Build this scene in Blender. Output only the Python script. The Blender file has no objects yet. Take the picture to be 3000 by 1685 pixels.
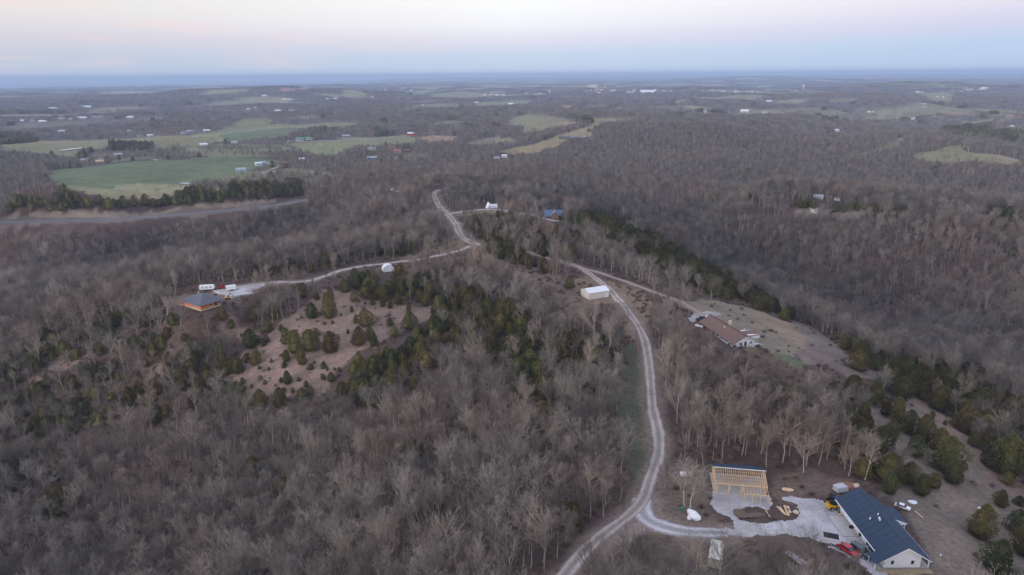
import bpy, bmesh, math, random
import numpy as np
from mathutils import Vector, Matrix

# ------------------------------------------------------------------ camera, sky, sun, exposure
S = bpy.context.scene
COL = S.collection
R = math.radians
CZ = 97.0                                   # drone height above the ridge-top yard
PITCH, ROLL, F = R(17.315), R(0.42), 2000.0  # F: focal length in pixels of a 3000 px wide frame
cam_d = bpy.data.cameras.new('camera'); cam = bpy.data.objects.new('camera', cam_d); COL.objects.link(cam)
cam_d.sensor_width = 36.0; cam_d.lens = 24.0; cam_d.clip_start = 1.0; cam_d.clip_end = 200000.0
cam.matrix_world = Matrix.Translation((0, 0, CZ)) @ Matrix.Rotation(R(90) - PITCH, 4, 'X') @ Matrix.Rotation(-ROLL, 4, 'Z')
S.camera = cam
S.render.engine = 'CYCLES'
S.cycles.use_denoising = True; S.cycles.denoiser = 'OPENIMAGEDENOISE'; S.cycles.denoising_input_passes = 'RGB_ALBEDO_NORMAL'; S.cycles.denoising_prefilter = 'ACCURATE'
S.cycles.use_adaptive_sampling = True
S.cycles.adaptive_threshold = 0.01
S.cycles.max_bounces = 4; S.cycles.diffuse_bounces = 2; S.cycles.glossy_bounces = 2
S.cycles.volume_bounces = 1
S.cycles.transparent_max_bounces = 4
S.view_settings.view_transform = 'Standard'; S.view_settings.look = 'None'
S.view_settings.exposure = 0.22; S.view_settings.gamma = 1.0

def lin(*c):
    return tuple(((x/255)/12.92 if x/255 <= 0.04045 else ((x/255+0.055)/1.055)**2.4) for x in c) + (1,)

SUN_AZ, SUN_EL = R(234), R(9)              # the sun has just set behind the camera, a little to its left
W = bpy.data.worlds.new('World'); S.world = W; W.use_nodes = True
nt = W.node_tree; nt.nodes.clear(); N = nt.nodes.new; L = nt.links.new
def mth(op, a, b=None, c=None, clamp=False):
    n = N('ShaderNodeMath'); n.operation = op; n.use_clamp = clamp
    for i, x in enumerate((a, b, c)):
        if x is None: continue
        if isinstance(x, (int, float)): n.inputs[i].default_value = x
        else: L(x, n.inputs[i])
    return n.outputs[0]
tc = N('ShaderNodeTexCoord'); sp = N('ShaderNodeSeparateXYZ'); L(tc.outputs['Generated'], sp.inputs[0])
elev = mth('DIVIDE', mth('ARCSINE', sp.outputs[2]), R(90), clamp=True)      # 0 at the horizon, 1 overhead
azim = mth('ARCTAN2', sp.outputs[0], sp.outputs[1])                          # 0 straight ahead, + to the right
def ramp(stops):
    n = N('ShaderNodeValToRGB'); L(mth('POWER', elev, 0.5), n.inputs[0]); e = n.color_ramp.elements
    while len(e) < len(stops): e.new(0.5)
    for el, (d, c) in zip(e, stops): el.position = (max(d, 0)/90)**0.5; el.color = c
    return n.outputs[0]
zen = [(12, (.98, .97, 1.06, 1)), (30, (.92, .97, 1.18, 1)), (90, (.74, .84, 1.14, 1))]
rr = ramp([(0, lin(184, 206, 232)), (1.9, lin(184, 205, 233)), (3.2, lin(206, 207, 232)), (4.3, lin(224, 218, 235)), (5.6, lin(234, 231, 241))] + zen)
rc = ramp([(0, lin(194, 212, 234)), (1.5, lin(197, 212, 234)), (2.6, lin(222, 221, 237)), (3.8, lin(240, 240, 246)), (5.4, lin(248, 249, 250))] + zen)
rl = ramp([(0, lin(184, 199, 220)), (1.3, lin(192, 202, 218)), (2.6, lin(212, 208, 219)), (4.0, lin(226, 222, 224)), (5.4, lin(230, 228, 226))] + zen)
def mix(f, a, b):
    n = N('ShaderNodeMix'); n.data_type = 'RGBA'; n.blend_type = 'MIX'
    for s, x in ((n.inputs[0], f), (n.inputs[6], a), (n.inputs[7], b)):
        if isinstance(x, (int, float)): s.default_value = x
        elif isinstance(x, tuple): s.default_value = x
        else: L(x, s)
    return n.outputs[2]
fr = mth('SMOOTH_MIN', mth('MAXIMUM', mth('DIVIDE', azim, R(34)), 0), 1, 0.2, clamp=True)
fl = mth('SMOOTH_MIN', mth('MAXIMUM', mth('DIVIDE', azim, R(-32)), 0), 1, 0.2, clamp=True)
skyc = mix(fl, mix(fr, rc, rr), rl)
# thin pink cirrus streaks, low on the left
mp = N('ShaderNodeMapping'); mp.inputs['Scale'].default_value = (3.5, 3.5, 42); mp.inputs['Rotation'].default_value = (0, R(-3.0), 0)
L(tc.outputs['Generated'], mp.inputs[0])
nz = N('ShaderNodeTexNoise'); nz.inputs['Scale'].default_value = 1.6; nz.inputs['Detail'].default_value = 5; L(mp.outputs[0], nz.inputs['Vector'])
st = mth('MULTIPLY', mth('MULTIPLY', mth('SUBTRACT', nz.outputs[0], 0.5, clamp=True), 5.0, clamp=True), fl, clamp=True)
skyc = mix(mth('MULTIPLY', st, 0.42), skyc, lin(248, 218, 214))
# the afterglow behind the camera
back = mth('MULTIPLY', mth('MAXIMUM', mth('MULTIPLY', sp.outputs[1], -1.0), 0), mth('SUBTRACT', 1, mth('MULTIPLY', elev, 2.2), clamp=True), clamp=True)
skyc = mix(mth('MULTIPLY', back, 0.8), skyc, (1.05, 0.92, 0.80, 1))
bg = N('ShaderNodeBackground'); L(skyc, bg.inputs[0]); bg.inputs[1].default_value = 0.905
nish = N('ShaderNodeTexSky'); nish.sky_type = 'NISHITA'; nish.sun_disc = False; nish.sun_elevation = SUN_EL; nish.sun_rotation = SUN_AZ
bg2 = N('ShaderNodeBackground'); L(nish.outputs[0], bg2.inputs[0]); bg2.inputs[1].default_value = 0.006
add = N('ShaderNodeAddShader'); L(bg.outputs[0], add.inputs[0]); L(bg2.outputs[0], add.inputs[1])
out = N('ShaderNodeOutputWorld'); L(add.outputs[0], out.inputs[0])

sd = bpy.data.lights.new('sun', 'SUN'); sun = bpy.data.objects.new('sun', sd); COL.objects.link(sun)
sd.energy = 2.3; sd.angle = R(28); sd.color = (1.0, 0.91, 0.82)
sdir = Vector((math.sin(SUN_AZ)*math.cos(SUN_EL), math.cos(SUN_AZ)*math.cos(SUN_EL), math.sin(SUN_EL)))
sun.rotation_euler = sdir.to_track_quat('Z', 'Y').to_euler(); sun.location = (0, -60, 160)

# ------------------------------------------------------------------ surveying: sight lines of the photograph -> points on the land
fw = np.array([0, math.cos(PITCH), -math.sin(PITCH)]); r0 = np.array([1., 0, 0]); u0 = np.cross(r0, fw)
rt = r0*math.cos(ROLL) - u0*math.sin(ROLL); up = u0*math.cos(ROLL) + r0*math.sin(ROLL)
def ray(u, v):
    u = np.asarray(u, float)[..., None]; v = np.asarray(v, float)[..., None]
    return fw + rt*(u-1500)/F - up*(v-842.5)/F
def project(x, y, z):
    q = np.stack([np.asarray(x, float), np.asarray(y, float), np.asarray(z, float)-CZ], -1)
    D = q@fw; return 1500+F*(q@rt)/D, 842.5-F*(q@up)/D, D
def level(u, v, z):
    d = ray(u, v); t = (z-CZ)/d[..., 2]; return d[..., 0]*t, d[..., 1]*t

# heights read off the photograph: (u, v, z)
HP = '''2600 1600 0;2250 1560 0;2450 1500 0;1880 1500 0;2100 1400 0;1920 1250 .5;1900 1050 1;1850 900 1;1740 870 0;1600 800 1;1395 715 2;1350 650 1;1270 560 -2
1500 1650 -3;1300 1500 -9;1000 1500 -26;600 1550 -46;100 1600 -54;0 1500 -50;950 880 -4;1050 1000 -10;850 1100 -17;900 1200 -25;700 1000 -14;1250 950 -8;1500 1000 -6;1500 1250 -8;1200 1250 -18
300 1100 -28;0 1100 -38;300 1300 -42;600 1300 -36;0 1300 -50;300 880 -14;590 880 -3;830 830 -2;1000 812 -1;1135 790 0;1250 750 1;430 875 -8;220 860 -26;0 850 -44
400 780 -56;0 790 -60;800 742 -50;1120 715 -28;0 700 -46;400 690 -40;800 660 -35;1100 650 -15;0 651 -22;500 620 -22;870 588 -22;200 622 -14;300 605 -10;700 592 -12;0 600 -14
500 560 -45;400 480 -45;700 450 -45;1000 500 -40;1150 560 -20;1270 540 -5;1300 480 -38;1500 560 -10;1500 500 -25;1620 640 -3;1500 460 -40;1750 650 -3;1950 780 -8;2050 880 -3;2150 960 -1;2300 1000 -5
2500 1100 -8;2700 1250 -6;2900 1500 -6;3000 1650 -8;2400 950 -32;2250 780 -60;2600 890 -64;2950 1040 -56;2000 690 -50;1850 625 -30;2250 615 -14;2600 620 -12;3000 650 -12;2900 800 -35;2500 720 -28;2700 760 -33;3000 900 -42
3000 1200 -26;3000 1350 -16;2200 560 -40;2700 570 -40;3000 560 -45;2000 550 -25;2000 480 -30;1800 420 -35;2200 450 -45;2600 500 -48;2000 380 -20;2400 400 -50;2800 440 -30;2700 400 -50;1700 350 -22
1560 345 -30;1500 420 -45;1300 400 -45;1000 400 -45;500 350 -42;100 350 -46;0 450 -45;0 550 -38;1000 300 -48;2000 300 -45;3000 300 -35;1500 280 -45;300 300 -50'''
HP = np.array([[float(a) for a in s.split()] for s in HP.replace('\n', ';').split(';')])
hx, hy = level(HP[:, 0], HP[:, 1], HP[:, 2])
HX = np.concatenate([hx, [0, 40, 110, -60, -140, 0, -5000, 5000, 0, 150]]); HY = np.concatenate([hy, [40, 60, 70, 40, 60, -150, 6000, 6000, 9000, 20]])
HZ = np.concatenate([HP[:, 2], [-2, 0, -8, -12, -45, -2, -60, -50, -50, -25]])
def _phi(d2): return np.sqrt(d2 + 900.0)
_A = _phi((HX[:, None]-HX)**2 + (HY[:, None]-HY)**2) + np.eye(len(HX))*-2.0
_n = len(HX); _M = np.zeros((_n+1, _n+1)); _M[:_n, :_n] = _A; _M[_n, :_n] = 1; _M[:_n, _n] = 1
_w = np.linalg.solve(_M, np.append(HZ, 0))
_rng = np.random.RandomState(7); _lat = _rng.rand(256, 256)
def vnoise(x, y, s):
    x = np.asarray(x)/s+1000.3; y = np.asarray(y)/s+1000.7; i = np.floor(x).astype(int); j = np.floor(y).astype(int); fx = x-i; fy = y-j
    fx = fx*fx*(3-2*fx); fy = fy*fy*(3-2*fy); g = lambda a, b: _lat[a % 256, b % 256]
    return (g(i, j)*(1-fx)+g(i+1, j)*fx)*(1-fy) + (g(i, j+1)*(1-fx)+g(i+1, j+1)*fx)*fy - 0.5
def sstep(a, b, x): t = np.clip((x-a)/(b-a), 0, 1); return t*t*(3-2*t)
def glen(x, y):      # small natural openings and pastures of the outer country, 0..1
    return np.maximum(sstep(.24, .30, vnoise(x*.55+700, y*1.25, 260)), sstep(.25, .31, vnoise(x*.5, y*1.2+4000, 520)))*sstep(2300, 3200, np.hypot(x, y))
def H(x, y):
    x = np.asarray(x, float); y = np.asarray(y, float); sh = x.shape; x = x.ravel(); y = y.ravel(); z = np.empty(len(x))
    for a in range(0, len(x), 20000):
        b = slice(a, a+20000); z[b] = _phi((x[b, None]-HX)**2 + (y[b, None]-HY)**2)@_w[:_n] + _w[_n]
    r = np.hypot(x, y); az = np.arctan2(x, np.maximum(y, 1))
    far = sstep(2500, 5500, r)
    base = -48 - 130*sstep(9000, 24000, r)*sstep(R(-8), R(-16), az) + 30*sstep(15000, 30000, r)*sstep(R(-16), R(-4), az)
    nz = 26*vnoise(x, y, 900) + 40*vnoise(x, y, 2600)*sstep(3500, 8000, r) + 22*vnoise(x, y, 330)
    z = z*(1-far) + base*far + nz*sstep(1500, 4200, r) + 20*vnoise(x, y, 240)*sstep(520, 1000, r)
    z += 70*(vnoise(x+3000, y*1.1, 430)-.10)*sstep(620, 1100, r)*(1-sstep(2600, 4200, r))*sstep(260, 760, x) - 42*np.exp(-(vnoise(x*1.1+900, y+2500, 560)/.055)**2)*sstep(700, 1100, r)*(1-sstep(3200, 4800, r))*sstep(230, 560, x) + (60*vnoise(x, y, 4800)+46*vnoise(x, y*1.6, 2100))*sstep(9000, 18000, r)
    # the long dark hill on the left and the low hills on the right horizon
    z += 62*np.exp(-((x+1750)/1150)**2 - ((y-5200)/620)**2) + 30*np.exp(-((x+1450)/330)**2 - ((y-4700)/350)**2)
    z += 85*np.exp(-((x-5000)/1500)**2 - ((y-14500)/900)**2) + 45*np.exp(-((x-3250)/900)**2 - ((y-5600)/500)**2)
    z += (0.5*vnoise(x, y, 9) + 1.6*vnoise(x, y, 45))*sstep(20, 60, np.hypot(x-70, y-135))*(1-sstep(700, 1500, r))
    # the level building plots
    for px, py, pz, pr in PLOTS: w = 1-sstep(pr, pr*1.7, np.hypot(x-px, y-py)); z = z*(1-w)+pz*w
    # the bench that carries the highway
    k = np.where((x < -40) & (x > -620) & (y > 420) & (y < 820))[0]
    if len(k):
        d = np.full(len(k), 1e9)
        for a, b in zip(HWL[:-1], HWL[1:]):
            ab = b-a; t = np.clip(((x[k]-a[0])*ab[0]+(y[k]-a[1])*ab[1])/(ab@ab), 0, 1); d = np.minimum(d, np.hypot(x[k]-a[0]-t*ab[0], y[k]-a[1]-t*ab[1]))
        w = 1-sstep(9, 34, d); z[k] = z[k]*(1-w)-22*w
    return z.reshape(sh)
HW_PX = [(-160, 655), (0, 651.5), (155, 647), (330, 643), (485, 632.5), (660, 617), (796, 603), (870, 592), (905, 584)]
HWL = np.stack(level([p[0] for p in HW_PX], [p[1] for p in HW_PX], -22.0), 1)
PLOTS = [(78.2, 126.8, 0, 17), (55, 144.2, 0, 11), (37.5, 296, 0, 9), (-141, 293, -2.2, 12)]
def land(u, v):
    """where the sight line (u, v) first meets the land"""
    u = np.atleast_1d(np.asarray(u, float)); v = np.atleast_1d(np.asarray(v, float)); d = ray(u, v)
    ts = np.exp(np.linspace(math.log(90), math.log(60000), 420)); T = np.repeat(ts[None], len(u), 0)
    below = (CZ + d[:, 2:3]*T) < H(d[:, 0:1]*T, d[:, 1:2]*T); below[:, -1] = True; k = np.maximum(below.argmax(1), 1); hit = ts[k]; pt = ts[k-1]
    lo, hi = pt.copy(), hit.copy()
    for _ in range(14):
        m = (lo+hi)/2; b = (CZ + d[:, 2]*m) < H(d[:, 0]*m, d[:, 1]*m); hi = np.where(b, m, hi); lo = np.where(b, lo, m)
    x, y = d[:, 0]*hi, d[:, 1]*hi
    return np.stack([x, y, H(x, y)], -1)
def land1(u, v): return Vector(land([u], [v])[0])
def inpoly(x, y, P):
    P = np.asarray(P, float); c = np.zeros(x.shape, bool); j = len(P)-1
    for i in range(len(P)):
        yi, yj, xi, xj = P[i, 1], P[j, 1], P[i, 0], P[j, 0]
        if yi != yj: c ^= ((yi > y) != (yj > y)) & (x < (xj-xi)*(y-yi)/(yj-yi)+xi)
        j = i
    return c
def Z(s, o):
    """outline read in an enlargement whose corner is o (2.576x)"""
    return [(o[0]+float(a.split()[0])/2.576, o[1]+float(a.split()[1])/2.576) for a in s.split(',')]
O1, O2, O3, O4, O5, O6, O7, O8, O9 = (0, 150), (1000, 150), (2000, 150), (0, 650), (1000, 650), (2000, 650), (0, 1150), (1000, 1150), (2000, 1150)
# ------------------------------------------------------------------ land cover: outlines of open ground (name, albedo, outline in the photograph, share of trees kept off)
FLOOR = (0.082, 0.060, 0.052)
GREEN = (0.112, 0.142, 0.078); PALEG = (0.235, 0.220, 0.130); STRAW = (0.235, 0.190, 0.120); TAN = (0.225, 0.18, 0.142); GLADE = (0.20, 0.142, 0.116); BRUSH = (0.15, 0.120, 0.106)
COVER = [
 ((0.25, 0.205, 0.18), [(1845, 1455), (1880, 1440), (1905, 1450), (1905, 1515), (1960, 1550), (1900, 1572), (1830, 1590), (1770, 1600), (1810, 1540), (1850, 1500)], .93),
 (GLADE, Z('2000 860,2340 600,2480 500,2576 520,2750 590,3010 620,3270 640,3300 700,3130 790,2960 880,2700 960,2600 1060,2540 1180,2400 1300,2050 1330,1800 1290,1740 1150,1850 1000,1800 860,1650 760,1750 690', O4), .97),
 (GLADE, Z('620 1010,420 1080,230 1190,180 1250,260 1230,450 1130,640 1060', O4), .9),
 (GLADE, Z('1240 1090,1080 1110,1040 1160,1180 1200,1280 1130', O4), .8),
 (GLADE, Z('3040 625,3290 630,3280 700,3100 760,3000 720', O4), .97),
 ((0.165, 0.135, 0.112), Z('1390 150,1560 130,1700 40,1780 40,2000 200,2200 400,2400 600,2576 730,2800 900,2800 1500,1880 1500,1880 1200,1700 950,1620 800,1500 740,1600 640,1680 560,1480 380,1400 240', O9), .97),
 (GLADE, Z('1720 20,1790 40,1990 190,2190 380,2400 570,2700 800,2560 800,2300 650,2120 500,2000 380,1900 200,1800 130', O9), .99),
 ((0.125, 0.092, 0.075), Z('620 620,1180 640,1340 700,1340 760,1180 760,1100 800,900 770,700 770,640 700', O9), .75),
 ((0.135, 0.1, 0.082), Z('640 600,900 560,1200 620,1330 700,1300 760,1100 810,800 775,690 770', O9), .96),
 ((0.3, 0.235, 0.15), Z('1560 1310,1800 1310,1900 1400,1900 1500,1560 1500', O9), .97),
 ((0.125, 0.1, 0.08), Z('-150 560,200 560,215 750,230 900,360 970,360 1020,200 1020,-60 1000,-200 900,-240 760', O9), .72),
 ((0.112, 0.088, 0.074), Z('-80 1100,560 1090,1000 1120,1200 1230,1320 1300,1400 1420,700 1420,0 1420', O9), .72),
 ((0.178, 0.150, 0.114), Z('20 620,150 585,280 600,480 640,700 720,860 780,960 860,1000 870,930 930,870 960,860 1030,930 1080,900 1150,800 1080,700 1000,580 940,400 940,120 720', O6), .97),
 ((0.21, 0.16, 0.115), Z('500 650,640 690,800 760,930 870,900 960,820 920,700 820,560 740', O6), .97),
 ((0.10, 0.115, 0.068), Z('700 980,830 1010,930 1080,900 1140,780 1090', O6), .97),
 (BRUSH, Z('280 580,480 620,760 720,1000 800,1200 950,1330 1080,1500 1090,1560 1150,1450 1200,1290 1180,1100 1100,930 1080,870 980,960 880,860 780,600 660', O6), .96),
 ((0.088, 0.09, 0.06), Z('2120 950,2200 900,2270 880,2300 1080,2310 1250,2325 1400,2345 1650,2350 1900,2290 2010,2200 2060,2160 1900,2140 1700,2100 1500,2090 1250,2110 1100', O5), .95),
 ((0.205, 0.15, 0.105), Z('1700 480,1800 400,1980 430,2250 510,2330 600,2330 700,2480 800,2420 830,2290 730,2270 870,2180 900,2080 760,2100 640,2040 610,1860 640,1700 590', O5), .80),
 ((0.16, 0.115, 0.095), Z('1000 200,1060 230,1300 330,1500 430,1680 480,1800 590,1860 640,1780 700,1600 560,1340 420,1130 300,980 220', O5), .9),
 ((0.165, 0.118, 0.092), Z('850 20,900 150,940 200,800 240,560 280,440 290,470 250,640 210,820 170,840 100', O5), .85),
 ((0.15, 0.105, 0.085), Z('710 1060,780 1100,800 1180,860 1280,960 1400,900 1400,780 1250,720 1130', O2), .9),
 ((0.16, 0.142, 0.09), Z('830 1215,1100 1190,1300 1200,1300 1225,1100 1225,900 1245', O2), .8),
 (BRUSH, Z('860 220,1180 200,1350 270,1680 430,1800 560,1500 430,1300 330,1000 230', O5), .2),
 ((0.15, 0.11, 0.088), Z('1250 590,1400 540,1650 560,1720 560,1700 600,1560 640,1450 680,1290 640', O4), .93),
 ((0.15, 0.11, 0.088), Z('1650 490,2030 450,2100 440,2100 470,1960 500,1800 590,1700 600,1640 560', O4), .93),
 ((0.15, 0.11, 0.088), Z('260 330,420 310,420 350,300 360', O5), .9),
 (TAN, Z('0 1260,80 1250,250 1235,420 1225,600 1220,800 1210,1100 1195,1400 1190,1800 1160,2100 1130,2100 1160,1700 1195,1250 1232,850 1262,400 1268,0 1280', O1), .97),
 ((0.14, 0.115, 0.1), Z('0 1270,400 1265,850 1255,1250 1228,1700 1190,2060 1150,2300 1110,2310 1125,2060 1185,1700 1225,1250 1262,850 1290,400 1310,0 1315', O1), .97),
 # the farm fields on the left
 ((0.165, 0.165, 0.095), Z('1150 705,1500 735,1800 700,2200 700,2320 770,2000 800,1600 800,1250 790,1180 760', O1), .82), ((0.15, 0.15, 0.095), Z('700 770,1100 790,1250 800,1000 825,700 850,620 820', O1), .8),
 ((0.17, 0.165, 0.10), Z('2000 1060,1500 1060,1450 1010,1900 1000,2300 960,2576 960,2576 1000,2300 1040', O1), .6), ((0.17, 0.165, 0.10), Z('0 850,400 800,700 800,700 830,300 880,0 900', O2), .6),
 (GREEN, Z('390 900,700 870,1000 830,1300 820,1600 798,2000 810,2150 830,1900 900,1640 960,1450 1000,1300 1000,900 1010,500 1030,400 1000,360 950', O1), .985),
 (PALEG, Z('480 1030,900 1010,1300 1000,1450 1003,1500 1030,1300 1070,1000 1090,820 1112,740 1100,620 1060', O1), .985),
 (STRAW, Z('740 1100,860 1100,1020 1092,1200 1070,1330 1070,1290 1100,1050 1110,840 1120', O1), .96),
 ((0.141, 0.142, 0.083), Z('1600 960,1900 905,2250 880,2576 920,2576 950,2100 960,1900 1000,1900 1040,1500 1050,1500 1010', O1), .78),
 ((0.192, 0.177, 0.099), Z('0 708,280 688,600 678,900 660,1250 640,1450 645,1620 680,1480 745,1300 700,1160 735,1150 690,830 685,830 735,640 740,560 800,300 770,0 745', O1), .985),
 (STRAW, Z('0 708,280 688,240 675,600 674,900 658,880 668,500 690,280 700,0 718', O1), .97),
 ((0.179, 0.183, 0.094), Z('1440 640,1700 580,1850 512,2030 510,2060 548,2250 555,2576 538,2576 566,2280 580,2160 640,1900 665,1620 678', O1), .975),
 (GREEN, Z('1640 630,1900 600,2200 575,2280 580,2150 640,1900 668,1700 672', O1), .97),
 ((0.179, 0.189, 0.099), Z('2150 690,2400 680,2576 668,2720 664,2900 650,3060 632,3060 700,2700 720,2576 780,2480 810,2300 770', O1), .93),
 ((0.154, 0.153, 0.088), Z('2150 700,1200 740,1500 710,1720 700,1900 720,1500 740', O1), .8),
 ((0.26, 0.19, 0.13), Z('560 650,700 632,860 640,900 680,700 690,580 680', O2), .9),
 ((0.192, 0.189, 0.11), Z('0 650,480 636,560 650,560 690,300 700,0 705', O2), .95),
 ((0.192, 0.189, 0.11), Z('650 545,880 522,910 535,720 556', O2), .97),
 ((0.2, 0.19, 0.12), Z('0 540,110 535,140 548,0 570', O2), .95), ((0.2, 0.19, 0.12), Z('500 408,980 398,1000 404,740 424,560 418', O2), .97),
 ((0.198, 0.183, 0.11), Z('1250 545,1290 500,1400 476,1590 488,1780 538,1720 560,1500 608,1380 625,1360 600,1400 560,1300 560', O2), .86),
 ((0.192, 0.189, 0.11), Z('920 700,1100 660,1290 645,1370 690,1200 700,1000 715', O2), .9),
 ((0.237, 0.195, 0.11), Z('1180 755,1370 715,1500 680,1700 620,1800 590,1900 545,1870 510,1960 502,2190 512,1960 545,1895 600,1890 640,1700 670,1640 720,1560 730,1480 770,1300 775', O2), .96),
 ((0.26, 0.21, 0.13), Z('1640 640,1800 590,1900 550,1890 610,1880 645,1720 650', O2), .97),
 ((0.3, 0.21, 0.14), Z('1650 540,1760 530,1780 545,1740 556,1660 552', O2), .97),
 ((0.179, 0.171, 0.099), Z('1640 770,1900 765,1960 790,1700 800', O2), .7),
 ((0.166, 0.153, 0.094), Z('440 780,640 775,700 800,460 830', O2), .8),
 ((0.198, 0.201, 0.105), Z('1040 385,1200 380,1430 366,1430 392,1200 410,1000 412', O2), .95),
 ((0.3, 0.21, 0.15), Z('1640 412,1700 408,1760 426,1690 430', O2), .95),
 ((0.2, 0.19, 0.14), Z('960 720,1060 660,1230 630,1180 690,1040 712', O2), .4),
 # the right side
 ((0.198, 0.189, 0.105), Z('1720 800,1850 765,1960 760,2050 705,2110 735,2150 762,2350 780,2576 825,2576 872,2400 850,2200 830,2050 850,1880 840', O3), .86),
 ((0.24, 0.21, 0.14), Z('2200 775,2400 785,2576 828,2576 850,2350 815', O3), .95),
 ((0.18, 0.14, 0.105), Z('1560 655,1690 654,1650 685,1570 690', O3), .97), ((0.141, 0.142, 0.077), Z('1570 690,1690 660,1650 720,1500 760,1380 790,1300 800,1290 780,1480 740', O3), .9),
 ((0.198, 0.201, 0.11), Z('1660 322,1800 318,1990 300,2030 312,2050 340,2020 385,1900 385,1830 340', O3), .93),
 ((0.218, 0.212, 0.121), Z('630 385,760 372,930 366,960 380,860 390,680 392', O3), .95), ((0.243, 0.201, 0.121), Z('1040 382,1280 360,1345 366,1320 380,1100 390', O3), .95),
 ((0.27, 0.18, 0.13), Z('1990 464,2150 466,2170 478,2010 478', O3), .96), ((0.27, 0.19, 0.13), Z('2260 484,2400 478,2576 488,2576 498,2300 494', O3), .96),
 ((0.198, 0.201, 0.11), Z('2070 432,2300 430,2576 455,2576 470,2200 450', O3), .8), ((0.243, 0.224, 0.127), Z('1800 518,2000 514,2250 524,2576 526,2576 542,2300 536,2000 526', O3), .96),
 ((0.3, 0.24, 0.16), Z('0 412,130 420,160 432,0 430', O3), .96), ((0.23, 0.189, 0.121), Z('160 434,360 448,700 462,640 472,350 462', O3), .85),
 ((0.2, 0.17, 0.12), Z('780 300,1080 302,1060 310,860 312', O3), .9), ((0.192, 0.177, 0.11), Z('2340 690,2576 693,2576 703,2400 700', O3), .9),
 ((0.165, 0.14, 0.115), Z('790 1195,960 1186,1200 1215,1400 1205,1440 1235,1250 1262,1100 1235,930 1240,840 1215', O3), .93),
 ((0.165, 0.135, 0.115), Z('2330 1255,2576 1262,2576 1290,2400 1272', O3), .93),
 ((0.175, 0.15, 0.12), Z('1840 1275,1920 1285,1960 1330,1900 1330,1860 1310', O2), .93), ((0.125, 0.115, 0.09), Z('1760 1265,2100 1290,2100 1310,1800 1300', O2), .8),
 # far strips and clearings
 ((0.3, 0.18, 0.14), Z('2095 290,2140 276,2200 280,2230 294,2180 302,2110 300', O1), .97), ((0.27, 0.17, 0.13), Z('2240 290,2290 272,2345 270,2345 280,2300 290', O1), .97),
 ((0.2, 0.19, 0.12), Z('0 480,600 474,600 484,0 492', O1), .96), ((0.24, 0.19, 0.14), Z('600 455,880 448,900 462,700 468', O1), .9), ((0.13, 0.13, 0.1), Z('90 560,300 540,640 530,1100 500,1250 492,1250 510,700 545,200 585,0 600,0 590', O1), .95),
 ((0.198, 0.195, 0.121), Z('2300 320,2480 320,2576 330,2576 345,2400 335', O1), .9), ((0.25, 0.2, 0.14), Z('1590 368,1700 374,2100 368,2120 376,1700 382', O1), .8), ((0.11, 0.14, 0.09), Z('1380 402,1500 412,1530 424,1400 420', O1), .9),
 ((0.26, 0.2, 0.13), Z('2130 500,2460 490,2460 500,2300 510', O1), .9), ((0.2, 0.19, 0.13), Z('1000 262,1280 258,1290 268,1050 272', O2), .9), ((0.218, 0.212, 0.121), Z('0 290,140 300,200 330,160 350,0 345', O2), .8),
 ((0.218, 0.212, 0.121), Z('440 305,700 296,760 302,560 325', O2), .85), ((0.26, 0.23, 0.15), Z('2060 266,2190 258,2200 262,2080 272', O2), .97), ((0.24, 0.22, 0.15), Z('1980 248,2120 238,2120 244,2000 256', O2), .97),
 ((0.26, 0.22, 0.15), Z('2240 252,2576 242,2576 252,2260 256', O2), .97), ((0.26, 0.22, 0.15), Z('0 242,70 246,70 252,0 252', O3), .9), ((0.26, 0.22, 0.15), Z('130 226,280 222,290 230,180 232', O3), .97),
 ((0.24, 0.18, 0.14), Z('1310 322,1480 322,1570 326,1320 330', O2), .9), ((0.22, 0.19, 0.14), Z('1660 465,1900 462,1900 468,1700 470', O3), .0), ((0.22, 0.2, 0.14), Z('400 318,620 300,900 296,900 304,600 312', O3), .6),
]
# lines along which the land itself must stay in view: roads, buildings, yards (no tree may stand in front)
GRAVEL = (0.42, 0.405, 0.42); DUST = (0.39, 0.335, 0.305)

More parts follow.
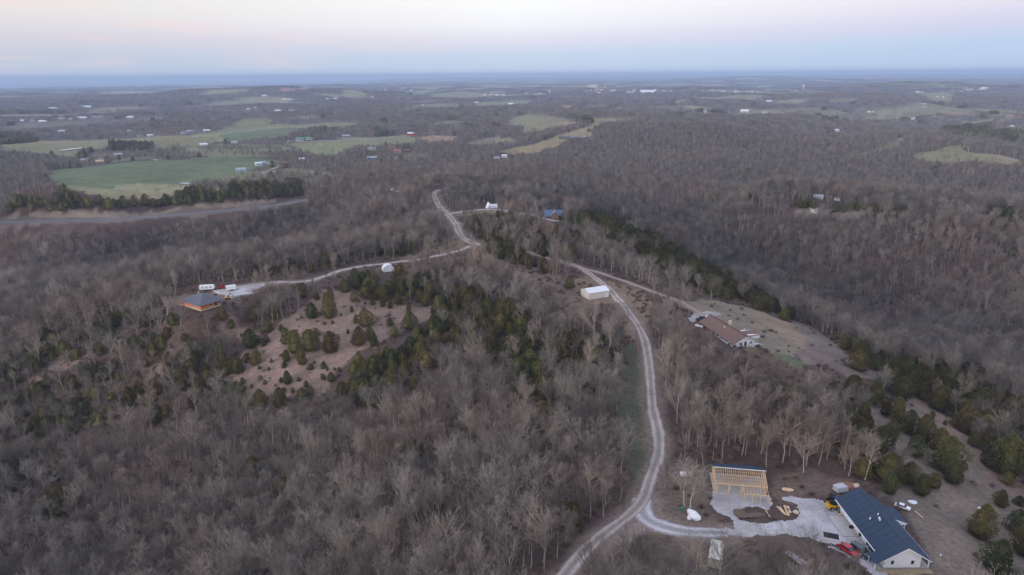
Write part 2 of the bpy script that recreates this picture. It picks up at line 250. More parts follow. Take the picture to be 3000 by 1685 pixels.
ROADS = [  # name, width (m), albedo, rutted, centre line
 ('gravel_road', 3.6, DUST, 1, [(1600, 1740), (1655, 1685), (1710, 1618), (1776, 1561), (1835, 1516), (1873, 1480), (1891, 1446), (1906, 1398), (1928, 1336), (1930, 1286), (1924, 1247), (1912, 1197), (1906, 1116), (1900, 1058), (1889, 999), (1870, 956), (1848, 925), (1833, 902), (1811, 879), (1796, 860), (1780, 844), (1761, 829), (1730, 805), (1699, 784), (1677, 776)]),
 ('gravel_road', 5.0, DUST, 1, [(1405, 716), (1388, 714), (1361, 700), (1345, 681), (1338, 662), (1330, 650), (1310, 627), (1287, 604), (1275, 581), (1272, 566), (1287, 556)]),
 ('gravel_branch', 4.6, GRAVEL, 1, [(1882, 1462), (1880, 1490), (1893, 1519), (1932, 1540), (1994, 1556), (2060, 1561), (2130, 1562)]),
 ('gravel_link', 3.8, DUST, 0, [(1677, 776), (1640, 763), (1598, 753), (1563, 743), (1532, 737), (1470, 728), (1420, 718), (1402, 716)]),
 ('gravel_lane', 3.0, (0.30, 0.245, 0.225), 0, [(1699, 784), (1718, 790), (1769, 803), (1815, 819), (1873, 840), (1932, 862), (1994, 883), (2023, 902), (2050, 916), (2072, 928)]),
 ('gravel_driveway', 2.6, (0.36, 0.335, 0.33), 0, [(1376, 722), (1349, 733), (1310, 744), (1268, 752), (1221, 762), (1175, 766), (1132, 772), (1078, 778), (1031, 786), (994, 794), (947, 811), (904, 823), (854, 827), (823, 826), (788, 829), (738, 836), (699, 841), (660, 850), (641, 856)]),
 ('gravel_track', 3.2, (0.36, 0.34, 0.34), 0, [(1312, 627), (1357, 620), (1419, 614), (1466, 615), (1516, 624), (1563, 631), (1606, 642), (1637, 648)]),
]
GRAVEL_YARD = Z('-150 960,0 1015,200 1035,370 1020,366 965,270 915,215 850,212 745,400 760,640 772,668 800,672 850,655 900,560 862,450 890,425 930,430 960,560 982,760 968,880 945,850 850,750 800,800 775,900 785,1060 810,1180 880,1240 990,1330 1050,1440 1170,1540 1260,1545 1310,1560 1420,1450 1420,1330 1290,1190 1220,1100 1170,1000 1112,780 1078,500 1092,0 1085,-180 1030', O9)
GRAVEL_PAD = Z('80 690,180 672,260 680,300 700,250 715,200 740,140 740,60 760,40 730', O6)
LOG_PAD = Z('1600 520,1750 500,1900 470,2030 452,2030 468,1960 500,1900 540,1800 565,1740 582,1690 575,1700 555,1640 545', O4)
KEEP = [GRAVEL_YARD, GRAVEL_PAD, LOG_PAD,
 [(2440, 1400), (2530, 1410), (2680, 1470), (2760, 1660), (2560, 1685), (2440, 1520)], [(2082, 1350), (2245, 1365), (2258, 1480), (2090, 1450)],
 [(1692, 836), (1786, 832), (1790, 884), (1700, 884)], [(2050, 905), (2110, 900), (2235, 985), (2225, 1012), (2140, 1020), (2050, 950)],
 [(515, 838), (600, 828), (715, 832), (720, 858), (660, 875), (590, 908), (540, 890)], [(1108, 758), (1162, 758), (1168, 812), (1102, 812)],
 [(1600, 615), (1655, 615), (1655, 645), (1600, 640)], [(1420, 588), (1452, 588), (1452, 612), (1420, 612)], [(1140, 546), (1175, 546), (1175, 566), (1140, 566)],
 [(1450, 452), (1490, 452), (1490, 470), (1450, 470)], [(0, 625), (500, 605), (860, 575), (890, 570), (890, 586), (500, 628), (0, 655)]]

# ------------------------------------------------------------------ materials
def mat(name, c, rough=0.9, noise=None, var=0.0, scale=1.0, metal=0.0, spec=0.3, emit=0.0, rand=0.0, attr=None, bump=0.0):
    m = bpy.data.materials.new(name); m.use_nodes = True; t = m.node_tree; p = t.nodes['Principled BSDF']
    p.inputs['Roughness'].default_value = rough; p.inputs['Metallic'].default_value = metal; p.inputs['Specular IOR Level'].default_value = spec
    def nn(k): return t.nodes.new(k)
    col = None
    if attr:
        a = nn('ShaderNodeAttribute'); a.attribute_name = attr; col = a.outputs['Color']
    if var or rand or attr:
        if col is None:
            rgb = nn('ShaderNodeRGB'); rgb.outputs[0].default_value = (*c[:3], 1); col = rgb.outputs[0]
        if var:
            g = nn('ShaderNodeNewGeometry') if attr or noise == 'world' else nn('ShaderNodeTexCoord')
            n = nn('ShaderNodeTexNoise'); n.inputs['Scale'].default_value = scale; n.inputs['Detail'].default_value = 6; n.inputs['Roughness'].default_value = 0.65
            t.links.new(g.outputs['Position' if (attr or noise == 'world') else 'Object'], n.inputs['Vector'])
            mr = nn('ShaderNodeMapRange'); mr.inputs[1].default_value = 0.3; mr.inputs[2].default_value = 0.7; mr.inputs[3].default_value = 1-var; mr.inputs[4].default_value = 1+var
            t.links.new(n.outputs[0], mr.inputs[0]); h = nn('ShaderNodeHueSaturation'); t.links.new(mr.outputs[0], h.inputs['Value']); t.links.new(col, h.inputs['Color']); col = h.outputs[0]
            if bump:
                b = nn('ShaderNodeBump'); b.inputs['Strength'].default_value = bump; b.inputs['Distance'].default_value = 0.3; t.links.new(n.outputs[0], b.inputs['Height']); t.links.new(b.outputs[0], p.inputs['Normal'])
        if rand:
            o = nn('ShaderNodeObjectInfo'); mr = nn('ShaderNodeMapRange'); mr.inputs[3].default_value = 1-rand; mr.inputs[4].default_value = 1+rand
            t.links.new(o.outputs['Random'], mr.inputs[0]); h = nn('ShaderNodeHueSaturation'); t.links.new(mr.outputs[0], h.inputs['Value']); t.links.new(col, h.inputs['Color']); col = h.outputs[0]
        t.links.new(col, p.inputs['Base Color'])
    else:
        p.inputs['Base Color'].default_value = (*c[:3], 1)
    if emit: p.inputs['Emission Color'].default_value = (*c[:3], 1); p.inputs['Emission Strength'].default_value = emit
    return m
def plant_mat(name, a, b, c, spread=0.25, scale=0.02):
    """a, b: two ends between which individual plants vary; c: what the stand drifts to over tens of metres"""
    m = bpy.data.materials.new(name); m.use_nodes = True; t = m.node_tree; p = t.nodes['Principled BSDF']; p.inputs['Roughness'].default_value = 0.95; p.inputs['Specular IOR Level'].default_value = 0.1
    nn = t.nodes.new; o = nn('ShaderNodeObjectInfo')
    def mx(f, x, y):
        n = nn('ShaderNodeMix'); n.data_type = 'RGBA'
        t.links.new(f, n.inputs[0])
        for s, q in ((n.inputs[6], x), (n.inputs[7], y)):
            if isinstance(q, tuple): s.default_value = (*q[:3], 1)
            else: t.links.new(q, s)
        return n.outputs[2]
    c1 = mx(o.outputs['Random'], a, b)
    n = nn('ShaderNodeTexNoise'); n.inputs['Scale'].default_value = scale; n.inputs['Detail'].default_value = 3; t.links.new(o.outputs['Location'], n.inputs['Vector'])
    r = nn('ShaderNodeMapRange'); r.inputs[1].default_value = 0.42; r.inputs[2].default_value = 0.66; t.links.new(n.outputs[0], r.inputs[0])
    c2 = mx(r.outputs[0], c1, c)
    w = nn('ShaderNodeTexWhiteNoise'); w.noise_dimensions = '3D'; t.links.new(o.outputs['Location'], w.inputs[0])
    mr = nn('ShaderNodeMapRange'); mr.inputs[3].default_value = 1-spread; mr.inputs[4].default_value = 1+spread; t.links.new(w.outputs[0], mr.inputs[0])
    h = nn('ShaderNodeHueSaturation'); t.links.new(mr.outputs[0], h.inputs['Value']); t.links.new(c2, h.inputs['Color']); t.links.new(h.outputs[0], p.inputs['Base Color'])
    return m

# ------------------------------------------------------------------ the land: one sheet out to the horizon
def make_terrain():
    ys = [-160.0]
    while ys[-1] < 34000: y = ys[-1]; ys.append(y + (3.0 if y < 60 else max(2.0, 0.0075*y)))
    ys = np.array(ys); nx = 620; s = np.linspace(-1, 1, nx); s = np.sign(s)*np.abs(s)**1.0
    wd = 240 + np.maximum(ys+40, 0)*0.98
    X = s[None, :]*wd[:, None]; Y = np.repeat(ys[:, None], nx, 1); Zc = H(X, Y)
    ny = len(ys); co = np.stack([X, Y, Zc], -1).reshape(-1, 3)
    x, y = X.ravel(), Y.ravel(); r = np.hypot(x, y)
    wx = x + 2.2*vnoise(x, y, 5)*2 + np.maximum(r-400, 0)*0.01*vnoise(x, y, 40)*2; wy = y + 2.2*vnoise(x+99, y+37, 5)*2 + np.maximum(r-400, 0)*0.012*vnoise(x+500, y, 40)*2
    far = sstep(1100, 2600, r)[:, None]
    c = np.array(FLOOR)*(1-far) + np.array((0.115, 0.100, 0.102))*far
    red = sstep(-.1, .25, vnoise(x, y, 38))[:, None]*(1-far); c = c*(1-red*.5) + np.array((0.098, 0.062, 0.052))*red*.5
    # farmland, cut blocks and meadows beyond the mapped fields
    m = glen(x, y)[:, None]; c = c*(1-m) + np.array((0.20, 0.195, 0.125))*m
    for sc, th, cc, lo in ((420, .22, (0.20, 0.20, 0.13), 4200), (300, .29, (0.30, 0.25, 0.17), 5200), (900, .24, (0.15, 0.16, 0.11), 7000)):
        m = (sstep(th, th+.04, vnoise(x*0.8, y*1.15+sc*9, sc))*sstep(lo, lo*1.5, r))[:, None]; c = c*(1-m) + np.array(cc)*m
    w = land([q[0] for _, P, _ in COVER for q in P], [q[1] for _, P, _ in COVER for q in P]); i = 0
    for col, P, k in COVER:
        m = inpoly(wx, wy, w[i:i+len(P), :2]); c[m] = col; i += len(P)
    # dusty verges of the gravel roads
    for nm_, wd_, al_, ru_, ln_ in ROADS:
        q = land([p[0] for p in ln_], [p[1] for p in ln_])[:, :2]; near = np.where((r < 700) & (y > 90))[0]; d = np.full(len(near), 1e9)
        for a, b in zip(q[:-1], q[1:]): ab = b-a; t = np.clip(((x[near]-a[0])*ab[0]+(y[near]-a[1])*ab[1])/(ab@ab), 0, 1); d = np.minimum(d, np.hypot(x[near]-a[0]-t*ab[0], y[near]-a[1]-t*ab[1]))
        f_ = ((1-sstep(wd_*.5, wd_*.5+3.2, d+2.4*vnoise(x[near], y[near], 6)))*.75)[:, None]; c[near] = c[near]*(1-f_)+np.array((0.215, 0.165, 0.14))*f_
    c *= (1 + sstep(9000, 14000, r)*(.7*vnoise(x*.35, y, 500)+.6*vnoise(x*.3, y, 1400)))[:, None]
    c *= (1 + 0.30*vnoise(x, y, 11) + 0.30*vnoise(x, y, 3.1) + 0.25*vnoise(x, y, 60))[:, None]
    me = bpy.data.meshes.new('ground'); idx = np.arange(ny*nx).reshape(ny, nx)
    q = np.stack([idx[:-1, :-1], idx[:-1, 1:], idx[1:, 1:], idx[1:, :-1]], -1).reshape(-1)
    nf = len(q)//4
    me.vertices.add(len(co)); me.vertices.foreach_set('co', co.ravel()); me.loops.add(len(q)); me.loops.foreach_set('vertex_index', q.astype(np.int32))
    me.polygons.add(nf); me.polygons.foreach_set('loop_start', np.arange(0, nf*4, 4, dtype=np.int32)); me.polygons.foreach_set('use_smooth', np.ones(nf, bool))
    me.update(calc_edges=True)
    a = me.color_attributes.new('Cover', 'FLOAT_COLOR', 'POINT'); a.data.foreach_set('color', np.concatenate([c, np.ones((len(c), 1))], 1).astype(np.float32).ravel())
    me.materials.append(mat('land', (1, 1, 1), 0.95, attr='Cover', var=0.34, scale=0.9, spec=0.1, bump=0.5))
    o = bpy.data.objects.new('ground', me); COL.objects.link(o); o['kind'] = 'structure'; o['label'] = 'rolling wooded land with brown leaf litter, bare glades and farm fields'
    return o
make_terrain()

# ------------------------------------------------------------------ mesh helpers
class MB:
    def __init__(s): s.v, s.f = [], []
    def add(s, V, Fc): o = len(s.v); s.v += [tuple(map(float, p)) for p in V]; s.f += [tuple(i+o for i in f) for f in Fc]; return s
    def box(s, x0, x1, y0, y1, z0, z1):
        return s.add([(x0, y0, z0), (x1, y0, z0), (x1, y1, z0), (x0, y1, z0), (x0, y0, z1), (x1, y0, z1), (x1, y1, z1), (x0, y1, z1)],
                     [(0, 3, 2, 1), (4, 5, 6, 7), (0, 1, 5, 4), (1, 2, 6, 5), (2, 3, 7, 6), (3, 0, 4, 7)])
    def prism(s, P, a, b, ax='y'):   # closed outline P (list of 2-D points) pushed along an axis
        n = len(P); tr = {'y': lambda p, t: (p[0], t, p[1]), 'x': lambda p, t: (t, p[0], p[1]), 'z': lambda p, t: (p[0], p[1], t)}[ax]
        return s.add([tr(p, a) for p in P]+[tr(p, b) for p in P], [tuple(range(n)), tuple(range(2*n-1, n-1, -1))]+[(i, i+n, (i+1) % n+n, (i+1) % n) for i in range(n)])
    def slab(s, Q, t):               # a sheet through the points Q, thickened downwards by t
        n = len(Q); return s.add([(x, y, z) for x, y, z in Q]+[(x, y, z-t) for x, y, z in Q], [tuple(range(n)), tuple(range(2*n-1, n-1, -1))]+[(i, i+n, (i+1) % n+n, (i+1) % n) for i in range(n)])
    def tube(s, pts, rs, n=6, cap=True):
        pts = [Vector(p) for p in pts]; rs = [rs]*len(pts) if isinstance(rs, (int, float)) else rs; V = []; Fc = []
        for i, p in enumerate(pts):
            d = (pts[min(i+1, len(pts)-1)]-pts[max(i-1, 0)]).normalized(); a = d.orthogonal().normalized() if i == 0 else (a - d*a.dot(d)).normalized(); b = d.cross(a)
            V += [p+(a*math.cos(2*math.pi*k/n)+b*math.sin(2*math.pi*k/n))*rs[i] for k in range(n)]
        for i in range(len(pts)-1):
            for k in range(n): Fc.append((i*n+k, i*n+(k+1) % n, (i+1)*n+(k+1) % n, (i+1)*n+k))
        if cap: Fc += [tuple(range(n-1, -1, -1)), tuple(range((len(pts)-1)*n, len(pts)*n))]
        return s.add(V, Fc)
    def bar(s, a, b, w, h):          # square timber from a to b
        a, b = Vector(a), Vector(b); d = (b-a).normalized(); sd_ = d.cross(Vector((0, 0, 1))); sd_ = Vector((1, 0, 0)) if sd_.length < 0.01 else sd_.normalized(); u_ = sd_.cross(d)
        V = [p+sd_*i*w/2+u_*j*h/2 for p in (a, b) for i, j in ((-1, -1), (1, -1), (1, 1), (-1, 1))]
        return s.add(V, [(0, 1, 2, 3), (7, 6, 5, 4), (0, 4, 5, 1), (1, 5, 6, 2), (2, 6, 7, 3), (3, 7, 4, 0)])
    def build(s, name, m, parent=None, bevel=0.0, smooth=False):
        me = bpy.data.meshes.new(name); me.from_pydata(s.v, [], s.f); me.update(); bm = bmesh.new(); bm.from_mesh(me)
        bmesh.ops.recalc_face_normals(bm, faces=bm.faces)
        if bevel: bmesh.ops.bevel(bm, geom=[e for e in bm.edges if e.is_manifold and e.calc_face_angle(0) > 0.6], offset=bevel, segments=2, affect='EDGES')
        bm.to_mesh(me); bm.free()
        if smooth: me.polygons.foreach_set('use_smooth', [True]*len(me.polygons))
        me.materials.append(m); o = bpy.data.objects.new(name, me); COL.objects.link(o)
        if parent: o.parent = parent
        return o
def tag(o, label, cat, group=None):
    o['label'] = label; o['category'] = cat
    if group: o['group'] = group
    return o
def thing(name, label, cat, loc, rz=0.0, group=None, scale=1.0):
    o = bpy.data.objects.new(name, None); COL.objects.link(o); o.location = loc; o.rotation_euler = (0, 0, rz); o.scale = (scale,)*3; o.empty_display_size = 0.5
    return tag(o, label, cat, group)
def struct(o, label=None):
    o['kind'] = 'structure'
    if label: o['label'] = label
    return o
def ground_at(x, y): return float(H(np.array([x]), np.array([y]))[0])

# ------------------------------------------------------------------ roads and yards
def smooth_line(P, step):
    P = np.asarray(P, float); out = []
    for i in range(len(P)-1):
        p0, p1, p2, p3 = P[max(i-1, 0)], P[i], P[i+1], P[min(i+2, len(P)-1)]; n = max(2, int(np.linalg.norm(p2-p1)/step))
        for t in np.arange(n)/n: out.append(0.5*(2*p1+(p2-p0)*t+(2*p0-5*p1+4*p2-p3)*t*t+(3*p1-3*p2+p3-p0)*t**3))
    return np.array(out+[P[-1]])
def sheet(name, V, Fc, C, m, label):
    me = bpy.data.meshes.new(name); me.from_pydata([tuple(p) for p in V], [], Fc); me.update(); a = me.color_attributes.new('Cover', 'FLOAT_COLOR', 'POINT')
    a.data.foreach_set('color', np.concatenate([C, np.ones((len(C), 1))], 1).astype(np.float32).ravel()); me.materials.append(m); me.polygons.foreach_set('use_smooth', [True]*len(me.polygons))
    o = bpy.data.objects.new(name, me); COL.objects.link(o); return struct(o, label)
M_ROAD = mat('crushed_stone', (1, 1, 1), 0.95, attr='Cover', var=0.22, scale=1.6, spec=0.15)
def make_road(name, width, alb, rut, line, label, lift=0.13, n=11, world=None):
    w = land([p[0] for p in line], [p[1] for p in line])[:, :2] if world is None else world; L_ = smooth_line(w, 1.6); d = np.gradient(L_, axis=0); d /= np.linalg.norm(d, axis=1)[:, None]+1e-9; nrm = np.stack([d[:, 1], -d[:, 0]], 1)
    s = np.linspace(-1, 1, n); V, C, Fc = [], [], []
    for i, p in enumerate(L_):
        wj = width/2*(1.03+0.34*float(vnoise(p[0], p[1], 9))+0.26*float(vnoise(p[0]+i*.7, p[1], 2.2)))
        for k in s:
            q = p+nrm[i]*wj*k; V.append((q[0], q[1], 0)); c = np.array(alb)
            if rut:
                tr = math.exp(-((abs(k)-0.52)/0.22)**2); c = c*(0.60+0.48*tr); c = c*(1+0.4*float(vnoise(q[0], q[1], 3))+.3*float(vnoise(q[0], q[1], 12)))
            if abs(k) > 0.7: c = c*.62 if abs(k) > .9 else c*.86
            C.append(c)
    V = np.array(V); V[:, 2] = H(V[:, 0], V[:, 1])+lift; V[::n, 2] -= lift+0.05; V[n-1::n, 2] -= lift+0.05
    for i in range(len(L_)-1):
        for k in range(n-1): Fc.append((i*n+k, i*n+k+1, (i+1)*n+k+1, (i+1)*n+k))
    sheet(name, V, Fc, np.array(C), M_ROAD, label); return L_
RL = {}
for (nm, wd, alb, rut, ln), lb in zip(ROADS, ('pale rutted gravel road along the top of the ridge', 'gravel road running on north from the fork', 'gravel branch from the fork to the yard', 'hidden stretch of gravel road under the cedars', 'brownish gravel lane to the brown roofed house', 'light gravel driveway to the log house on the spur', 'thin gravel track to the blue roofed house')):
    r_ = make_road(nm, wd, alb, rut, ln, lb, lift={'gravel_road': .17, 'gravel_branch': .145}.get(nm, .13)); RL[nm] = np.vstack([RL[nm], r_]) if nm in RL else r_
def make_yard(name, P, alb, label, cell=0.36, lift=0.09, rough=0.5):
    w = land([q[0] for q in P], [q[1] for q in P])[:, :2]; x0, y0 = w.min(0)-2; x1, y1 = w.max(0)+2
    gx = np.arange(x0, x1, cell); gy = np.arange(y0, y1, cell); X, Y = np.meshgrid(gx, gy); sx = X+vnoise(X, Y, 2.5)*.9*rough*2+vnoise(X, Y, .8)*.7; sy = Y+vnoise(X+50, Y+9, 2.5)*.9*rough*2+vnoise(X+7, Y, .8)*.7
    ins = inpoly(sx.ravel(), sy.ravel(), w).reshape(X.shape); zz = H(X, Y)+lift; ed = ins.copy(); ed[1:-1, 1:-1] = ins[1:-1, 1:-1] & ins[:-2, 1:-1] & ins[2:, 1:-1] & ins[1:-1, :-2] & ins[1:-1, 2:]
    zz = np.where(ed, zz, zz-lift-0.04); ny, nx = X.shape; idx = np.arange(nx*ny).reshape(ny, nx); c4 = ins[:-1, :-1] | ins[1:, :-1] | ins[1:, 1:] | ins[:-1, 1:]
    q = np.stack([idx[:-1, :-1][c4], idx[:-1, 1:][c4], idx[1:, 1:][c4], idx[1:, :-1][c4]], 1); used = np.unique(q); re = np.full(nx*ny, -1); re[used] = np.arange(len(used))
    V = np.stack([X, Y, zz], -1).reshape(-1, 3)[used]; C = np.array(alb)[None]*(1+0.35*vnoise(V[:, 0], V[:, 1], 6)+0.25*vnoise(V[:, 0], V[:, 1], 1.7))[:, None]
    trk = sstep(.30, .42, np.abs(vnoise(V[:, 0]*.5, V[:, 1], 9)*2 % .5-.25)*2)[:, None]; C = C*(1-.16*trk); mud = sstep(.12, .3, vnoise(V[:, 0]+80, V[:, 1], 5))[:, None]*.28; C = C*(1-mud)+np.array((.25, .205, .18))*mud
    sheet(name, V, [tuple(a) for a in re[q]], C, M_ROAD, label)
make_yard('gravel_yard', GRAVEL_YARD, GRAVEL, 'pale blue grey gravel yard between the unfinished frame and the dark roofed house')
make_yard('gravel_parking', GRAVEL_PAD, (0.35, 0.32, 0.32), 'grey gravel parking area at the brown roofed house')
make_yard('gravel_turnaround', LOG_PAD, GRAVEL, 'grey gravel turnaround in front of the log house', lift=0.08)
make_road('highway', 9.0, (0.15, 0.145, 0.15), 0, None, 'two lane highway below the tan rock cut', lift=.25, world=HWL)
make_road('highway', 10.0, (0.17, 0.165, 0.17), 0, [(1235, 487), (1290, 468), (1340, 477), (1383, 462)], 'short stretch of highway seen through the woods', lift=.6)
make_road('highway', 10.0, (0.2, 0.19, 0.19), 0, [(1642, 352), (1700, 350), (1716, 358), (1700, 366)], 'curve of the highway cut into the hill', lift=.8)
make_road('farm_road', 5.0, (0.36, 0.34, 0.30), 0, [(1000, 411), (1060, 408), (1110, 405), (1160, 400), (1192, 397)], 'pale farm road leading to the red barn', lift=.5)
make_road('farm_road', 5.0, (0.36, 0.34, 0.30), 0, [(560, 401), (610, 397), (680, 388), (760, 378), (860, 370), (1000, 360)], 'pale farm road crossing the far meadow', lift=.5)
make_road('farm_road', 5.0, (0.38, 0.36, 0.33), 0, [(842, 418), (852, 413), (900, 416), (940, 413), (1000, 411)], 'pale farm road by the green roofed barns', lift=.5)
make_road('farm_road', 6.0, (0.40, 0.38, 0.36), 0, [(345, 468), (380, 464), (415, 461), (460, 455)], 'pale gravel drive at the farm yard', lift=.5)
make_road('farm_road', 5.0, (0.34, 0.32, 0.29), 0, [(775, 475), (800, 482), (820, 488), (770, 508), (800, 503)], 'gravel drive between the white farm sheds', lift=.5)
make_road('farm_road', 4.0, (0.34, 0.32, 0.29), 0, [(875, 503), (940, 507), (1000, 511)], 'thin pale road beyond the farm sheds', lift=.5)
make_road('valley_road', 4.5, (0.42, 0.39, 0.35), 0, [(2375, 615), (2380, 612), (2390, 611), (2380, 617), (2395, 621)], 'pale bend of gravel road on the far ridge', lift=.4)

# ------------------------------------------------------------------ shared materials
M_WHITE = mat('white_siding', (0.80, 0.82, 0.87), 0.6, var=0.05, scale=0.6); M_NAVY = mat('dark_blue_roof', (0.026, 0.046, 0.085), 0.75, var=0.14, scale=2.2, spec=0.35)
M_GLASS = mat('window_glass', (0.03, 0.035, 0.045), 0.15, spec=0.6); M_DARK = mat('dark_opening', (0.015, 0.016, 0.02), 0.8); M_CONC = mat('concrete', (0.42, 0.39, 0.38), 0.85, var=0.12, scale=1.2)
M_WOOD = mat('new_lumber', (0.62, 0.455, 0.29), 0.75, var=0.16, scale=1.5); M_METAL = mat('painted_metal', (0.66, 0.68, 0.72), 0.45, var=0.06, scale=0.8); M_BEIGE = mat('beige_metal_wall', (0.66, 0.62, 0.57), 0.6, var=0.07, scale=1.0)
M_BROWN = mat('brown_shingles', (0.175, 0.112, 0.094), 0.9, var=0.18, scale=1.3); M_GREYR = mat('grey_shingles', (0.105, 0.110, 0.138), 0.85, var=0.14, scale=1.6); M_LOG = mat('stained_logs', (0.52, 0.195, 0.095), 0.7, var=0.25, scale=2.5)
M_BLACK = mat('black_rubber', (0.012, 0.012, 0.013), 0.8); M_RED = mat('red_paint', (0.42, 0.03, 0.04), 0.35, spec=0.5); M_DKCAR = mat('dark_slate_paint', (0.045, 0.062, 0.075), 0.3, spec=0.5); M_YEL = mat('yellow_paint', (0.66, 0.36, 0.03), 0.5)
M_BLUE = mat('blue_paint', (0.03, 0.09, 0.35), 0.4); M_POLE = mat('weathered_pole', (0.24, 0.17, 0.12), 0.9, var=0.2, scale=3); M_CLOTH = mat('pale_tarp', (0.62, 0.66, 0.74), 0.7, var=0.1, scale=1.0)
M_STONE = mat('foundation_stone', (0.55, 0.45, 0.36), 0.9, var=0.15, scale=2); M_SILV = mat('silver_paint', (0.40, 0.43, 0.47), 0.35, spec=0.5); M_CHROME = mat('grey_steel', (0.3, 0.31, 0.33), 0.4, metal=0.6)
M_GRN = mat('teal_paint', (0.03, 0.20, 0.15), 0.6); M_ORNG = mat('orange_timber', (0.6, 0.27, 0.1), 0.8, var=0.2, scale=2); M_LIGHT = mat('lamp_glass', (0.8, 0.78, 0.7), 0.2)
M_BLUER = mat('slate_blue_roof', (0.085, 0.125, 0.20), 0.6, var=0.12, scale=1.2); M_PLASTW = mat('white_wrap', (0.72, 0.74, 0.78), 0.5, var=0.08, scale=1.4)
M_RIBBED = M_METAL

def window(parent, x0, x1, y, z0, z1, ax='y', out=-1):
    """frame with one pane, standing on a wall that faces along -ax (out=-1) or +ax"""
    fr_, pn = MB(), MB(); t = 0.06*out; w = 0.09
    def bx(mb, a0, a1, b0, b1, d0, d1):
        d0, d1 = sorted((d0, d1))
        if ax == 'y': mb.box(a0, a1, d0, d1, b0, b1)
        else: mb.box(d0, d1, a0, a1, b0, b1)
    bx(fr_, x0, x0+w, z0, z1, y, y+t); bx(fr_, x1-w, x1, z0, z1, y, y+t); bx(fr_, x0+w, x1-w, z0, z0+w, y, y+t); bx(fr_, x0+w, x1-w, z1-w, z1, y, y+t); bx(pn, x0+w, x1-w, z0+w, z1-w, y, y+t*0.4)
    f_ = fr_.build('window', M_WHITE, parent); pn.build('pane', M_GLASS, f_); return f_

